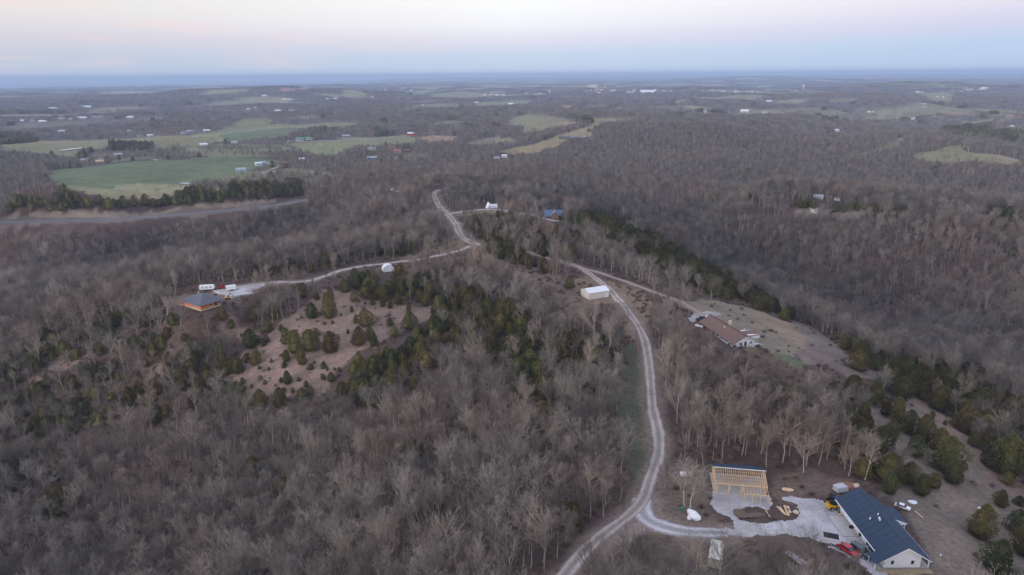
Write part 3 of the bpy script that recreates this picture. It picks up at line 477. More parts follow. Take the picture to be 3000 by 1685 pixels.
# ------------------------------------------------------------------ long white house with the dark blue roof
def dark_roof_house():
    h = thing('farmhouse', 'long white house with dark blue roof beside the gravel yard', 'house', (79.6, 115.8, 0.0), 0)
    xl, xr, Ln, zw, zr = -4.1, 3.3, 20.2, 2.7, 5.5
    k = (zr-zw)/4.5
    MB().prism([(xl, 0.35), (xr, 0.35), (xr, zw), (xr, zw+0.5), (0, zr-0.15), (xl, zw+0.1)], 0.2, Ln, 'y').build('wall', M_WHITE, h)
    MB().box(xl-0.05, xr+1.8, 0.1, Ln+0.1, -0.8, 0.35).build('foundation', M_CONC, h)
    # two roof planes with overhanging eaves; on the right the plane runs on over a porch
    MB().slab([(0, -0.35, zr), (-4.9, -0.35, zr-4.9*k), (-4.9, 2.6, zr-4.9*k), (-4.9, Ln+0.5, zr-4.9*k), (0, Ln+0.5, zr)], 0.16).build('roof', M_NAVY, h)
    MB().slab([(0, -0.35, zr+.003), (0, Ln+0.5, zr+.003), (3.6, Ln+0.5, zr-3.6*k), (5.2, Ln-1.6, zr-5.2*k), (5.2, -0.35, zr-5.2*k)], 0.16).build('roof', M_NAVY, h)
    MB().slab([(5.2, 12.6, zr-5.2*k), (5.2, 18.2, zr-5.2*k), (7.4, 18.2, zr-5.9*k), (7.4, 12.6, zr-5.9*k)], 0.14).build('porch_roof', M_NAVY, h)
    MB().prism([(3.9, zr-3.9*k-.2), (7.4, zr-5.9*k-.16), (7.2, zr-5.9*k-.5), (5.2, zr-5.9*k-.55)], 12.5, 12.62, 'y').build('gable_board', M_WHITE, h)
    MB().slab([(-4.9, -0.35, zr-4.9*k+.002), (-4.9, 2.6, zr-4.9*k+.002), (-6.3, 2.6, zr-6.0*k), (-6.3, -0.35, zr-6.0*k)], 0.14).build('porch_roof', M_NAVY, h)
    MB().prism([(-4.9, zr-4.9*k-.17), (0, zr-.17), (5.2, zr-5.2*k-.17), (5.2, zr-5.2*k-.4), (0, zr-.4), (-4.9, zr-4.9*k-.4)], -0.40, -0.35, 'y').build('bargeboard', M_WHITE, h)
    for y0, y1 in ((-0.3, 6.0), (6.02, 13.6), (13.62, Ln+.4)): MB().box(5.19, 5.27, y0, min(y1, 18.2) if y0 < 13 else Ln-1.7, zr-5.2*k-.22, zr-5.2*k-.04).build('gutter', M_WHITE, h)
    MB().box(-5.0, -4.9, 2.6, Ln+.4, zr-4.9*k-.24, zr-4.9*k-.02).build('gutter', M_WHITE, h)
    for x, y in ((4.9, 0.1), (4.9, 4.6), (4.9, 9.2)): MB().box(x-.09, x+.09, y-.09, y+.09, 0.35, zr-4.9*k-.17).build('post', M_WHITE, h)
    for x, y in ((7.1, 12.9), (7.1, 17.9)): MB().box(x-.09, x+.09, y-.09, y+.09, -0.6, zr-5.8*k-.3).build('post', M_WHITE, h)
    for x, y in ((-6.1, -0.1), (-6.1, 2.4)): MB().box(x-.09, x+.09, y-.09, y+.09, 0, zr-5.9*k-.2).build('post', M_WHITE, h)
    for x in (-2.9, 1.2): window(h, x, x+0.8, 0.2, 1.0, 2.1)
    for y in (14.2, 16.4): window(h, y, y+0.9, xl, 1.1, 2.1, 'x')
    window(h, 11.6, 12.4, xl, 1.1, 2.1, 'x')
    MB().box(xl-.03, xl, 9.6, 10.6, 0.35, 2.4).build('door', M_DARK, h)
    MB().box(xl-.04, xl, 3.2, 7.4, 0.35, 2.35).build('garage_door', M_DARK, h)
    for i in range(1, 12): y = i*1.75; MB().bar((-4.85, y, zr-4.85*k+.02), (-.05, y, zr+.01), .05, .03).build('roof_seam', M_NAVY, h); MB().bar((.05, y, zr+.01), (5.15 if y < Ln-1.8 else 3.5, y, zr-(5.15 if y < Ln-1.8 else 3.5)*k+.02), .05, .03).build('roof_seam', M_NAVY, h)
    MB().bar((0, -.4, zr+.03), (0, Ln+.55, zr+.03), .22, .07).build('ridge_cap', M_NAVY, h)
    for x, y, s in ((-2.1, 10.8, .17), (-0.75, 9.8, .20), (-0.85, 9.25, .16), (-0.45, 10.9, .13)):
        z = zr+x*k; MB().tube([(x, y, z-.1), (x, y, z+.32)], s, 8).build('roof_vent', M_PLASTW, h)
    MB().box(3.35, 5.1, 0.4, 9.4, 0.36, 0.42).build('porch_floor', M_CONC, h); MB().box(3.31, 3.36, 1.3, 2.3, 0.42, 2.4).build('door', M_DARK, h)
dark_roof_house()
MB().box(-1.9, 1.9, -3.6, 3.6, 0, 0.16).build('patio', M_CONC).location = (73.9, 129.7, 0.08); tag(bpy.data.objects['patio'], 'pinkish concrete slab along the white wall of the dark roofed house', 'patio')
MB().slab([(-5.5, 1.2, 0), (5.2, 1.2, 0), (6.4, -1.6, -.9), (-4.6, -1.8, -.9)], 0.5).build('earth_bank', mat('straw_mulch', (0.30, 0.235, 0.15), 0.95, var=0.2, scale=2)).location = (79.4, 114.3, 0.3)
struct(bpy.data.objects['earth_bank'], 'straw coloured earth bank under the white gable')

# ------------------------------------------------------------------ unfinished timber frame
def timber_frame():
    g = thing('timber_frame', 'unfinished garage of bright new lumber with only the back roof slope covered', 'building frame', (48.7, 142.7, 0.0), R(-9.5))
    Lx, Dy, ze, zr, yr = 11.9, 8.6, 2.8, 4.6, 4.3
    MB().box(-.3, Lx+.3, -0.4, Dy+.4, -0.4, 0.12).build('slab', M_CONC, g)
    for i in range(25):
        x = 0.05+i*(Lx-.1)/24; MB().bar((x, -0.35, ze-.05), (x, yr, zr-.05), .085, .16).build('rafter', M_WOOD, g)
        if i % 3 == 0: MB().bar((x+.07, yr+.05, zr-.1), (x+.07, Dy+.3, ze), .06, .16).build('rafter', M_WOOD, g)
    MB().bar((0, yr, zr), (Lx, yr, zr), .08, .26).build('ridge_board', M_WOOD, g)
    for j, f_ in enumerate((.2, .4, .6, .8)): MB().bar((0, -.35+(yr+.35)*f_, ze+(zr-ze)*f_+.06), (Lx, -.35+(yr+.35)*f_, ze+(zr-ze)*f_+.06), .05, .05).build('batten', M_WOOD, g)
    MB().bar((0, 0.05, ze), (Lx, 0.05, ze), .14, .34).build('top_plate', M_WOOD, g); MB().bar((0, Dy, ze), (Lx, Dy, ze), .14, .3).build('top_plate', M_WOOD, g)
    MB().bar((0, 0, ze-.02), (0, Dy, ze-.02), .14, .3).build('top_plate', M_WOOD, g); MB().bar((Lx, 0, ze-.02), (Lx, Dy, ze-.02), .14, .3).build('top_plate', M_WOOD, g)
    for x in (0.1, 0.45, 3.05, 3.35, 6.0, 6.35): MB().box(x-.09, x+.09, -.04, .14, .12, ze-.15).build('post', M_WOOD, g)
    for i in range(10): x = 6.8+i*0.56; MB().box(x-.035, x+.035, 0, .12, .12, ze-.15).build('stud', M_WOOD, g)
    for i in range(19): x = .4+i*.62; MB().box(x-.035, x+.035, Dy-.1, Dy+.02, .12, ze-.15).build('stud', M_WOOD, g)
    for i in range(12):
        y = .3+i*.62
        for x in (0, Lx):
            zt = ze+(zr-ze)*(min((y+.35)/(yr+.35), 1) if y < yr else (Dy-y)/(Dy-yr)); MB().box(x-.06, x+.06, y-.035, y+.035, .12, zt-.1).build('stud', M_WOOD, g)
    MB().slab([(-.3, yr-.02, zr+.1), (Lx+.3, yr-.02, zr+.1), (Lx+.3, Dy+.5, ze+.06), (-.3, Dy+.5, ze+.06)], .05).build('roof_underlay', M_NAVY, g)
    MB().bar((-.3, yr-.1, zr+.1), (Lx+.3, yr-.1, zr+.1), .2, .06).build('ridge_cap', M_PLASTW, g)
    # lean-to porch on the right half: rafters without a covering on four posts
    for i in range(8): x = 6.3+i*.78; MB().bar((x, 0, ze-.12), (x, -2.7, 2.35), .06, .15).build('porch_rafter', M_WOOD, g)
    MB().bar((6.2, -2.65, 2.28), (Lx, -2.65, 2.28), .1, .2).build('porch_beam', M_WOOD, g)
    for x in (6.35, 8.2, 10.0, 11.75): MB().box(x-.07, x+.07, -2.72, -2.58, 0, 2.18).build('porch_post', M_WOOD, g)
timber_frame()

# ------------------------------------------------------------------ pale metal garage beside the road
def metal_garage():
    g = thing('metal_garage', 'pale metal garage with white roof beside the gravel road', 'garage', (34.6, 291.6, 0.0), R(24.6))
    w, d, ze, zr = 10.6, 7.2, 3.1, 4.4
    MB().prism([(0, -.6), (d, -.6), (d, ze), (d/2, zr-.06), (0, ze)], 0, w, 'x').build('wall', M_BEIGE, g)
    MB().slab([(-.2, -.25, ze-.04), (w+.2, -.25, ze-.04), (w+.2, d/2, zr+.02), (-.2, d/2, zr+.02)], .06).build('roof', M_METAL, g); MB().slab([(-.2, d/2, zr+.023), (w+.2, d/2, zr+.023), (w+.2, d+.25, ze-.04), (-.2, d+.25, ze-.04)], .06).build('roof', M_METAL, g)
    MB().box(-.01, w+.01, -.04, -.005, -.5, .15).build('skirt', M_BEIGE, g)
    MB().box(8.9, 9.75, -.05, -.003, 0, 2.0).build('door', M_WHITE, g); MB().box(-.05, -.003, 1.2, 5.2, 0, 2.5).build('overhead_door', M_BEIGE, g)
    for x in (-.06, w+.02): MB().prism([(-.25, ze-.12), (d/2, zr-.06), (d+.25, ze-.12), (d+.25, ze-.25), (d/2, zr-.2), (-.25, ze-.25)], x, x+.04, 'x').build('trim', M_WHITE, g)
metal_garage()

# ------------------------------------------------------------------ ranch house with brown roof
def brown_house():
    c = thing('ranch_house', 'low ranch house with brown shingle roof and white end wall', 'house', (86.3, 235.0, ground_at(84.5, 246)-.1), R(16.2))
    Ln, hw, ze, zr = 24.0, 4.0, 2.5, 4.4
    MB().prism([(-hw, -1.5), (hw, -1.5), (hw, ze), (0, zr-.1), (-hw, ze)], 0, Ln, 'y').build('wall', M_WHITE, c)
    k = (zr-ze)/(hw+.0)
    MB().slab([(-5.3, -.6, zr-5.3*k), (0, -.6, zr), (0, Ln+.4, zr), (-5.3, Ln+.4, zr-5.3*k)], .14).build('roof', M_BROWN, c)
    MB().slab([(0, -.6, zr+.003), (5.0, -.6, zr-5*k), (5.0, Ln+.4, zr-5*k), (0, Ln+.4, zr+.003)], .14).build('roof', M_BROWN, c)
    MB().prism([(4.2, 2.2-1.4), (9.3, .8), (9.3, 2.2), (4.2, 2.5)], 4.5, 9.8, 'y').build('sunroom', M_WHITE, c)
    MB().slab([(3.0, 7.2, 3.1), (9.6, 7.2, 3.1), (9.6, 10.1, 2.1), (3.0, 10.1, 2.1)], .1).build('sunroom_roof', M_BROWN, c); MB().slab([(3.0, 7.2, 3.103), (9.6, 7.2, 3.103), (9.6, 4.2, 2.1), (3.0, 4.2, 2.1)], .1).build('sunroom_roof', M_BROWN, c)
    MB().box(-.25, .25, -.8, Ln+.5, zr-.02, zr+.05).build('ridge_cap', mat('dark_ridge', (.09, .055, .05), .9), c)
    MB().box(1.9, 2.9, 13.6, 14.5, 2.8, 5.1).build('chimney', M_STONE, c)
    MB().tube([(-1.6, 11.6, 3.4), (-1.6, 11.6, 4.1)], .2, 8).build('roof_vent', M_PLASTW, c); MB().tube([(5.2, 8.6, 2.2), (5.2, 8.6, 3.6)], .14, 8).build('roof_vent', M_PLASTW, c)
    window(c, -2.6, -1.4, 0, .9, 1.9); window(c, 1.6, 2.9, 0, .9, 1.9); MB().box(-.5, .45, -.05, -.003, 0, 2.0).build('door', M_DARK, c)
    MB().prism([(-5.3, zr-5.3*k-.16), (0, zr-.16), (5, zr-5*k-.16), (5, zr-5*k-.38), (0, zr-.38), (-5.3, zr-5.3*k-.38)], -.64, -.6, 'y').build('bargeboard', M_WHITE, c)
    for i in range(9): MB().box(-5.15, -4.99, .3+i*2.9, .46+i*2.9, -1, zr-5.1*k-.14).build('porch_post', M_WHITE, c)
    for i in range(6): window(c, 2.2+i*3.6, 3.6+i*3.6, -hw, .9, 2.0, 'x')
    MB().box(-5.3, -4, -.2, Ln, -.9, -.02).build('porch_floor', M_CONC, c); MB().box(-5.34, -5.3, .3, Ln, .5, .95).build('porch_rail', M_WHITE, c)
brown_house()

# ------------------------------------------------------------------ log house on the western spur
def log_house():
    z0 = -2.2
    h = thing('log_house', 'orange log house with hipped grey roof at the end of the driveway', 'house', (-137.8, 286.2, z0), R(-34.7+180))
    # local x runs west along the front wall, y towards the camera side is negative; origin at the corner nearest the camera
    Lx, Ly, ze, zr = 12.9, 9.6, 3.1, 6.0
    sx = 1
    def fl(P): return P
    MB().box(.0, Lx, -Ly, 0, .55, ze).build('wall', M_LOG, h); MB().box(-.1, Lx+.1, -Ly-.1, .1, -1.6, .55).build('foundation', M_STONE, h)
    e = 1.5; a, b, c, d = (-e, -Ly-e, ze-.1), (Lx+e, -Ly-e, ze-.1), (Lx+e, e, ze-.1), (-e, e, ze-.1); r1, r2 = (Lx/2-1.5, -Ly/2, zr), (Lx/2+1.5, -Ly/2, zr)
    MB().slab([a, b, r2, r1], .12).build('roof', M_GREYR, h); MB().slab([c, d, r1, r2], .12).build('roof', M_GREYR, h); MB().slab([b, c, r2], .12).build('roof', M_GREYR, h); MB().slab([d, a, r1], .12).build('roof', M_GREYR, h)
    MB().box(-e, Lx+e, -Ly-e, e, ze-.28, ze-.21).build('soffit', M_ORNG, h)
    for x in (2.6, 5.8): window(h, x, x+1.1, 0, 1.2, 2.3, 'y', 1)
    for y in (-9.6, -5.4): window(h, y, y+1.2, 0, 1.2, 2.3, 'x', -1)
    MB().box(-.05, -.003, -7.7, -6.8, .55, 2.5).build('door', M_DARK, h)
    MB().box(Lx+.1, Lx+2.6, -Ly, 1.2, .3, .45).build('deck', M_ORNG, h)
    for x, y in ((Lx+2.5, 1.1), (Lx+2.5, -3.5), (Lx+2.5, -8), (Lx+.3, 1.1)): MB().box(x-.07, x+.07, y-.07, y+.07, -1.4, ze-.28).build('post', M_ORNG, h)
    for z in (.85, 1.3): MB().bar((Lx+2.5, 1.1, z), (Lx+2.5, -Ly, z), .06, .08).build('rail', M_ORNG, h)
    MB().tube([(Lx/2+3.8, -Ly/2-1.0, zr-1.6), (Lx/2+3.8, -Ly/2-1.0, zr-.2)], .16, 8).build('stove_pipe', M_PLASTW, h)
log_house()

# ------------------------------------------------------------------ vehicles
def wheels(root, xs, ys, r, w=0.24):
    for x in xs:
        for y in ys:
            o = MB().tube([(x, y-w/2, r), (x, y+w/2, r)], r, 14).build('wheel', M_BLACK, root); q = MB().tube([(x, y-w/2-.01, r), (x, y+w/2+.01, r)], r*.55, 10).build('rim', M_SILV, o)
def car(name, label, loc, rz, paint, kind='sedan', cat='car', s=1.0, group=None):
    c = thing(name, label, cat, loc, rz, group, s)
    if kind == 'pickup': body = [(-2.6, .45), (2.6, .45), (2.62, .8), (2.5, 1.02), (1.35, 1.12), (-2.55, 1.12), (-2.62, .8)]; cab = [(-.75, 1.12), (1.45, 1.12), (.75, 1.75), (-.6, 1.78)]
    elif kind == 'suv': body = [(-2.3, .4), (2.3, .4), (2.35, .75), (2.2, 1.0), (1.2, 1.1), (-2.2, 1.1), (-2.35, .75)]; cab = [(-2.15, 1.1), (1.25, 1.1), (.55, 1.68), (-1.95, 1.70)]
    else: body = [(-2.25, .35), (2.25, .35), (2.3, .62), (2.15, .82), (1.1, .95), (-1.6, .98), (-2.2, .92), (-2.3, .6)]; cab = [(-1.75, .96), (1.2, .94), (.45, 1.40), (-1.05, 1.42)]
    MB().prism(body, -.9, .9, 'y').build('body', paint, c, .08); MB().prism(cab, -.76, .76, 'y').build('cabin', M_GLASS, c, .06)
    xs = [p[0] for p in cab]; zt = max(p[1] for p in cab); tp = sorted(p[0] for p in cab if p[1] > zt-.1); MB().box(tp[0], tp[-1], -.74, .74, zt-.01, zt+.05).build('roof', paint, c, .02)
    if kind == 'pickup': MB().box(-2.5, -.85, -.72, .72, 1.123, 1.14).build('cargo_bed', M_BLACK, c)
    wheels(c, (-1.45, 1.45), (-.86, .86), .34 if kind == 'sedan' else .4)
    for y in (-.62, .62): MB().box(2.2, 2.34, y-.18, y+.18, .62, .76).build('headlight', M_LIGHT, c)
    for y in (-.66, .66): MB().box(-2.36, -2.2, y-.14, y+.14, .7, .84).build('tail_light', M_RED, c)
    return c
def on_yard(u, v, z=0.1): x, y = level(u, v, z); return (float(x), float(y), z)
def on_land(u, v, dz=0.0): p = land1(u, v); return (p.x, p.y, p.z+dz)
def px(o, x, y): return (o[0]+x/2.576, o[1]+y/2.576)
car('red_car', 'red car parked on the gravel beside the dark slate car', on_yard(2484, 1617), R(-62), M_RED)
car('dark_car', 'dark slate car parked between the red car and the long white house', on_yard(2520, 1622), R(-62), M_DKCAR, 'suv')
car('red_pickup', 'dark red pickup parked behind the log house near the trees', on_land(650, 844, .15), R(10), M_RED, 'pickup', 'pickup', .8)
car('black_pickup', 'black pickup parked at the brown roofed house', (77.2, 261.5, ground_at(77.2, 261.5)+.1), R(30), M_DKCAR, 'pickup', 'pickup')
car('white_car', 'small white car at the end of the brown roofed house', (80.1, 263.4, ground_at(80.1, 263.4)+.1), R(60), M_PLASTW, 'sedan', 'car')
car('white_car', 'white car behind the dark roofed house on the bare slope', on_yard(2643, 1489, 0.0), R(-40), M_PLASTW, 'sedan', 'car', .72)
car('white_pickup', 'white pickup beside the camper in the far woods', on_land(1164, 562, 0), R(5), M_PLASTW, 'pickup', 'pickup')
def utv(loc, rz):
    c = thing('utility_vehicle', 'blue and black open utility vehicle beside the yellow one', 'utility vehicle', loc, rz)
    MB().prism([(-1.4, .4), (1.4, .4), (1.4, .8), (.5, .95), (-1.4, .95)], -.7, .7, 'y').build('body', M_BLACK, c, .05); MB().box(.3, 1.35, -.6, .6, .96, 1.1).build('hood', M_BLUE, c, .05)
    MB().box(-.95, .35, -.65, .65, 1.84, 1.9).build('roof', M_BLACK, c); MB().box(-.4, .1, -.6, .6, .96, 1.25).build('seat', M_DARK, c)
    for x, y in ((-.9, -.6), (-.9, .6), (.3, -.6), (.3, .6)): MB().bar((x, y, .9), (x, y, 1.84), .06, .06).build('roll_bar', M_BLACK, c)
    wheels(c, (-.95, .95), (-.68, .68), .36)
def skid(loc, rz):
    c = thing('skid_loader', 'yellow and black compact loader parked at the corner of the white wall', 'loader', loc, rz)
    MB().prism([(-1.5, .4), (1.1, .4), (1.1, .9), (-.5, 1.15), (-1.5, 1.5)], -.62, .62, 'y').build('body', M_YEL, c, .04); MB().prism([(-.75, 1.1), (.6, .95), (.5, 2.0), (-.65, 2.05)], -.5, .5, 'y').build('cab', M_DARK, c, .03); MB().box(-.75, .6, -.55, .55, 2.05, 2.12).build('cab_roof', M_BLACK, c)
    for y in (-.75, .75): MB().bar((-1.35, y, 1.55), (1.5, y, .75), .14, .2).build('lift_arm', M_YEL, c)
    MB().prism([(1.45, .15), (2.2, .12), (2.2, .2), (1.6, .75), (1.45, .8)], -.9, .9, 'y').build('bucket', M_YEL, c); wheels(c, (-.75, .7), (-.78, .78), .42, .3)
def small_trailer(name, label, loc, rz, Lx, Wy, Hz, m, roofm=None, deck=False):
    c = thing(name, label, 'trailer', loc, rz)
    if deck: MB().box(-Lx/2, Lx/2, -Wy/2, Wy/2, .5, .62).build('deck', m, c)
    else:
        MB().prism([(-Lx/2, .45), (Lx/2, .45), (Lx/2, Hz-.35), (Lx/2-.3, Hz), (-Lx/2, Hz)], -Wy/2, Wy/2, 'y').build('body', m, c, .05)
        if roofm: MB().box(-Lx/2+.02, Lx/2-.32, -Wy/2-.02, Wy/2+.02, Hz+.003, Hz+.06).build('roof', roofm, c)
        MB().box(-Lx/2-.02, -Lx/2, -.5, .4, .6, Hz-.3).build('door', m, c)
    MB().bar((Lx/2, 0, .5), (Lx/2+1.1, 0, .5), .1, .1).build('hitch', M_CHROME, c); wheels(c, (-.4, .4) if Lx > 4 else (0,), (-Wy/2, Wy/2), .34)
    return c
skid(on_yard(2440, 1490), R(8)); utv(on_yard(2437, 1470), R(30))
small_trailer('cargo_trailer', 'small trailer with dark top near the trees beside the red car', on_yard(2434, 1592), R(-20), 3.4, 1.8, 1.9, M_PLASTW, M_DARK)
small_trailer('flatbed_trailer', 'grey flatbed trailer lying in the brush below the gravel', on_yard(2330, 1641), R(-60), 4.6, 1.7, 1.0, mat('grey_planks', (.24, .21, .22), .9, var=.2, scale=3), deck=True)
small_trailer('silver_trailer', 'rounded silver trailer above the blue utility vehicle', on_yard(2461, 1441), R(15), 3.0, 1.9, 1.8, M_SILV)
small_trailer('box_trailer', 'white box trailer with orange front half hidden by branches', on_yard(2096, 1640), R(68), 6.6, 2.6, 2.7, mat('aged_white_panel', (.56, .53, .46), .7, var=.12, scale=1.2))
small_trailer('enclosed_trailer', 'white enclosed cargo trailer on the log house drive', on_land(678, 851, .1), R(25), 4.6, 2.2, 2.4, M_PLASTW)
def camper(loc, rz, label, s=1.0):
    c = thing('camper', label, 'camper', loc, rz, scale=s)
    MB().prism([(-4.2, .5), (3.4, .5), (4.3, 1.3), (4.1, 2.3), (3.4, 3.0), (-4.0, 3.1), (-4.3, 2.6)], -1.2, 1.2, 'y').build('body', M_PLASTW, c, .1)
    for x in (-2.8, -.6, 1.6): f_ = MB().box(x, x+.9, -1.24, -1.2, 1.5, 2.2).build('window', M_SILV, c); MB().box(x+.08, x+.82, -1.25, -1.241, 1.58, 2.12).build('pane', M_GLASS, f_)
    MB().box(-1.6, -.9, -1.23, -1.2, .6, 2.3).build('door', M_METAL, c); MB().box(-1.0, .2, -.5, .5, 3.08, 3.3).build('air_conditioner', M_PLASTW, c); MB().bar((4.1, 0, .6), (5.3, 0, .55), .12, .12).build('hitch', M_CHROME, c); wheels(c, (-.6, .4), (-1.1, 1.1), .36)
camper(on_land(608, 850, .1), R(14), 'white camper parked behind the log house at the tree line', .82)
camper(on_land(1150, 558, 0), R(80), 'white camper standing in the far woods beside a pickup', .8)
def excavator(loc, rz):
    c = thing('excavator', 'small orange excavator with raised arm beside the log house', 'excavator', loc, rz, scale=.8)
    for y in (-.8, .8): MB().prism([(-1.1, 0), (1.1, 0), (1.4, .3), (1.1, .6), (-1.1, .6), (-1.4, .3)], y-.2, y+.2, 'y').build('track', M_BLACK, c, .05)
    MB().box(-1.2, .6, -.85, .85, .7, 1.5).build('body', M_YEL, c, .08); MB().box(-.2, .7, -.8, 0, 1.5, 2.4).build('cab', M_GLASS, c, .05); MB().box(-.25, .75, -.85, .05, 2.4, 2.48).build('cab_roof', M_YEL, c)
    MB().bar((.6, .3, 1.1), (2.0, .3, 3.2), .22, .3).build('boom', M_BLACK, c); MB().bar((2.0, .3, 3.2), (3.1, .3, 1.6), .18, .22).build('arm', M_BLACK, c); MB().prism([(2.9, 1.6), (3.4, 1.5), (3.3, .9), (2.8, 1.1)], 0, .6, 'y').build('bucket', M_CHROME, c)
excavator(on_land(668, 877, .1), R(50))

# ------------------------------------------------------------------ smaller things on the plots
def heap(name, label, cat, loc, size, m, seed, rz=0, n=2):
    rnd = random.Random(seed); bm = bmesh.new(); bmesh.ops.create_icosphere(bm, subdivisions=3, radius=1)
    off = [(rnd.uniform(-1, 1), rnd.uniform(-1, 1), rnd.uniform(.3, 1), rnd.uniform(.5, 1)) for _ in range(7)]
    for v in bm.verts:
        k = 1+sum(.35*a[3]*math.exp(-((v.co-Vector(a[:3]).normalized()).length**2)*5) for a in off) + rnd.uniform(-.05, .05); v.co = v.co*k; v.co = Vector((v.co.x*size[0], v.co.y*size[1], max(v.co.z, -.1)*size[2]))
    me = bpy.data.meshes.new(name); bm.to_mesh(me); bm.free(); me.materials.append(m); o = bpy.data.objects.new(name, me); COL.objects.link(o); o.location = loc; o.rotation_euler = (0, 0, rz); return tag(o, label, cat)
heap('wrapped_pile', 'bright white plastic wrapped heap in the brush by the drive', 'heap', on_yard(2033, 1512), (1.1, 1.9, 1.1), M_PLASTW, 1, .3)
heap('wrapped_pile', 'small white crumpled sack beside the bright wrapped heap', 'heap', on_yard(2019, 1519), (.5, .6, .5), M_PLASTW, 2)
heap('sack', 'pale rounded sack at the edge of the gravel near the boards', 'sack', on_yard(2331, 1502), (.65, .6, .45), M_STONE, 3)
heap('white_sheet', 'white sheet lying on the slope behind the long house', 'sheet', on_yard(2742, 1533, -.6), (1.0, .6, .2), M_CLOTH, 5)
heap('white_sheet', 'pale sheet on the bare slope uphill of the white car', 'sheet', on_yard(2675, 1472, -.3), (.9, .7, .2), M_CLOTH, 6)
heap('white_sheet', 'small white scrap on the slope nearest the bushes', 'sheet', on_yard(2871, 1489, -3), (.5, .35, .15), M_CLOTH, 7)
heap('dirt_pile', 'reddish dirt pile behind the dark roofed house', 'pile', on_yard(2480, 1424), (2.2, 1.4, .8), mat('red_clay', (.26, .13, .09), .95, var=.2, scale=2), 8, .3)
heap('dirt_pile', 'low brown spoil heap with straw inside the gravel loop', 'pile', on_yard(2205, 1511), (3.2, .8, .3), mat('brown_soil', (.13, .095, .075), .95, var=.25, scale=2), 9, .1)
heap('dirt_pile', 'round brown spoil heap at the left end of the gravel loop', 'pile', on_yard(2172, 1506), (1.2, 1.7, .5), bpy.data.materials['brown_soil'], 12, .1)
heap('gravel_pile', 'long pale gravel pile beside the log house drive', 'pile', on_land(705, 866, 0), (7.5, 1.5, .8), mat('pale_gravel', (.5, .5, .53), .95, var=.12, scale=2), 10, R(28))
heap('white_tank', 'white bucket at the foot of the bare slope', 'tank', on_yard(2756, 1633, -.5), (.45, .35, .45), M_PLASTW, 11)
heap('rubbish_heap', 'heap of pale offcuts by the rear corner of the dark roofed house', 'heap', on_yard(2503, 1424), (1.1, .7, .5), M_STONE, 13)
heap('rubbish_heap', 'heap of blond offcuts at the wood edge beside the unfinished frame', 'heap', on_yard(2310, 1436), (1.3, .6, .3), M_WOOD, 14)
heap('rubbish_heap', 'low dark heap in the brush south of the brown roofed house', 'heap', on_land(2066, 1009), (1.1, .8, .7), M_DARK, 15)
heap('rubbish_heap', 'dark rubble heap on the green slope below the brown roofed house', 'heap', on_land(2308, 1077), (1.6, .9, .6), M_BLACK, 16)
heap('rubbish_heap', 'blue grey heap at the end wall of the brown roofed house', 'heap', on_land(2216, 1010), (1.6, 1.0, .5), M_CLOTH, 17)
def boards(label, a, b, w, m, name='board', z=.12, t=.08):
    x0, y0 = level(*a, z); x1, y1 = level(*b, z); o = MB().bar((float(x0), float(y0), z+.06), (float(x1), float(y1), z+.08), w, t).build(name, m); return tag(o, label, 'lumber')
for i, (a, b, m, s) in enumerate([((2276, 1484), (2299, 1508), M_WOOD, 'long blond board lying left of the lumber stack'), ((2284, 1485), (2303, 1510), M_WOOD, 'blond board lying against the lumber stack'), ((2297, 1481), (2309, 1512), M_WOOD, 'longest blond board on top of the lumber stack'),
    ((2302, 1481), (2313, 1511), M_ORNG, 'darker orange board of the lumber stack'), ((2308, 1484), (2316, 1503), M_PLASTW, 'white board right of the lumber stack'), ((2243, 1496), (2256, 1516), M_WOOD, 'short blond board on the spoil heap'),
    ((2210, 1611), (2236, 1638), M_WOOD, 'pale pole lying in the brush below the drive'), ((2200, 1632), (2236, 1634), M_ORNG, 'brown timber lying in the brush below the drive'), ((2219, 1608), (2241, 1635), M_WOOD, 'second pale pole beside the one in the brush'), ((2680, 1497), (2704, 1519), M_WOOD, 'splintered board on the slope behind the long house'),
    ((2735, 1547), (2790, 1592), M_WOOD, 'long weathered pole on the bare slope'), ((2435, 1419), (2448, 1433), M_WOOD, 'blond plank by the silver trailer'), ((2838, 1659), (2857, 1680), M_DKCAR, 'dark pipe low on the bare slope')]):
    boards(s, a, b, .32 if i < 5 else .2, m, 'board', .1 if i < 10 else (-.6 if i != 12 else -2), .1)
tag(MB().box(-1.5, 1.5, -.6, .6, 0, .7).build('white_crate', M_PLASTW, None, .04), 'long white crate at the wood edge left of the unfinished frame', 'crate').location = on_yard(2010, 1392)
tag(MB().box(-.5, .5, -.5, .5, 0, .8).build('blue_barrel_stand', M_BLUE, None, .1), 'small blue box behind the white box trailer', 'box').location = on_yard(2086, 1600)
def tank(loc, rz, label, r=.5, Lh=2.2, m=None):
    c = thing('propane_tank', label, 'tank', loc, rz); n = 6; pts = [(-Lh/2-r*math.cos(t), 0, r+.3) for t in np.linspace(0, math.pi/2, n)]; rs = [max(.02, r*math.sin(t)) for t in np.linspace(0, math.pi/2, n)]
    MB().tube(pts+[(-p[0], 0, p[2]) for p in reversed(pts)], rs+rs[::-1], 12).build('tank_body', m or M_PLASTW, c)
    for x in (-.8, .8): MB().box(x-.08, x+.08, -.35, .35, 0, .4).build('leg', M_CHROME, c)
tank(on_land(2047, 961), R(-40), 'white propane tank in the brush beside the brown roofed house')
tag(MB().bar((-1.5, 0, .15), (1.5, 0, .2), .35, .2).build('yellow_plank', M_YEL), 'yellow plank lying in the brush beside the brown roofed house', 'plank').location = on_land(2016, 991)
tag(MB().tube([(0, 0, 0), (0, 0, .9)], .3, 12).build('green_barrel', M_GRN), 'teal barrel left of the white wrapped heap', 'barrel').location = on_yard(1998, 1496)
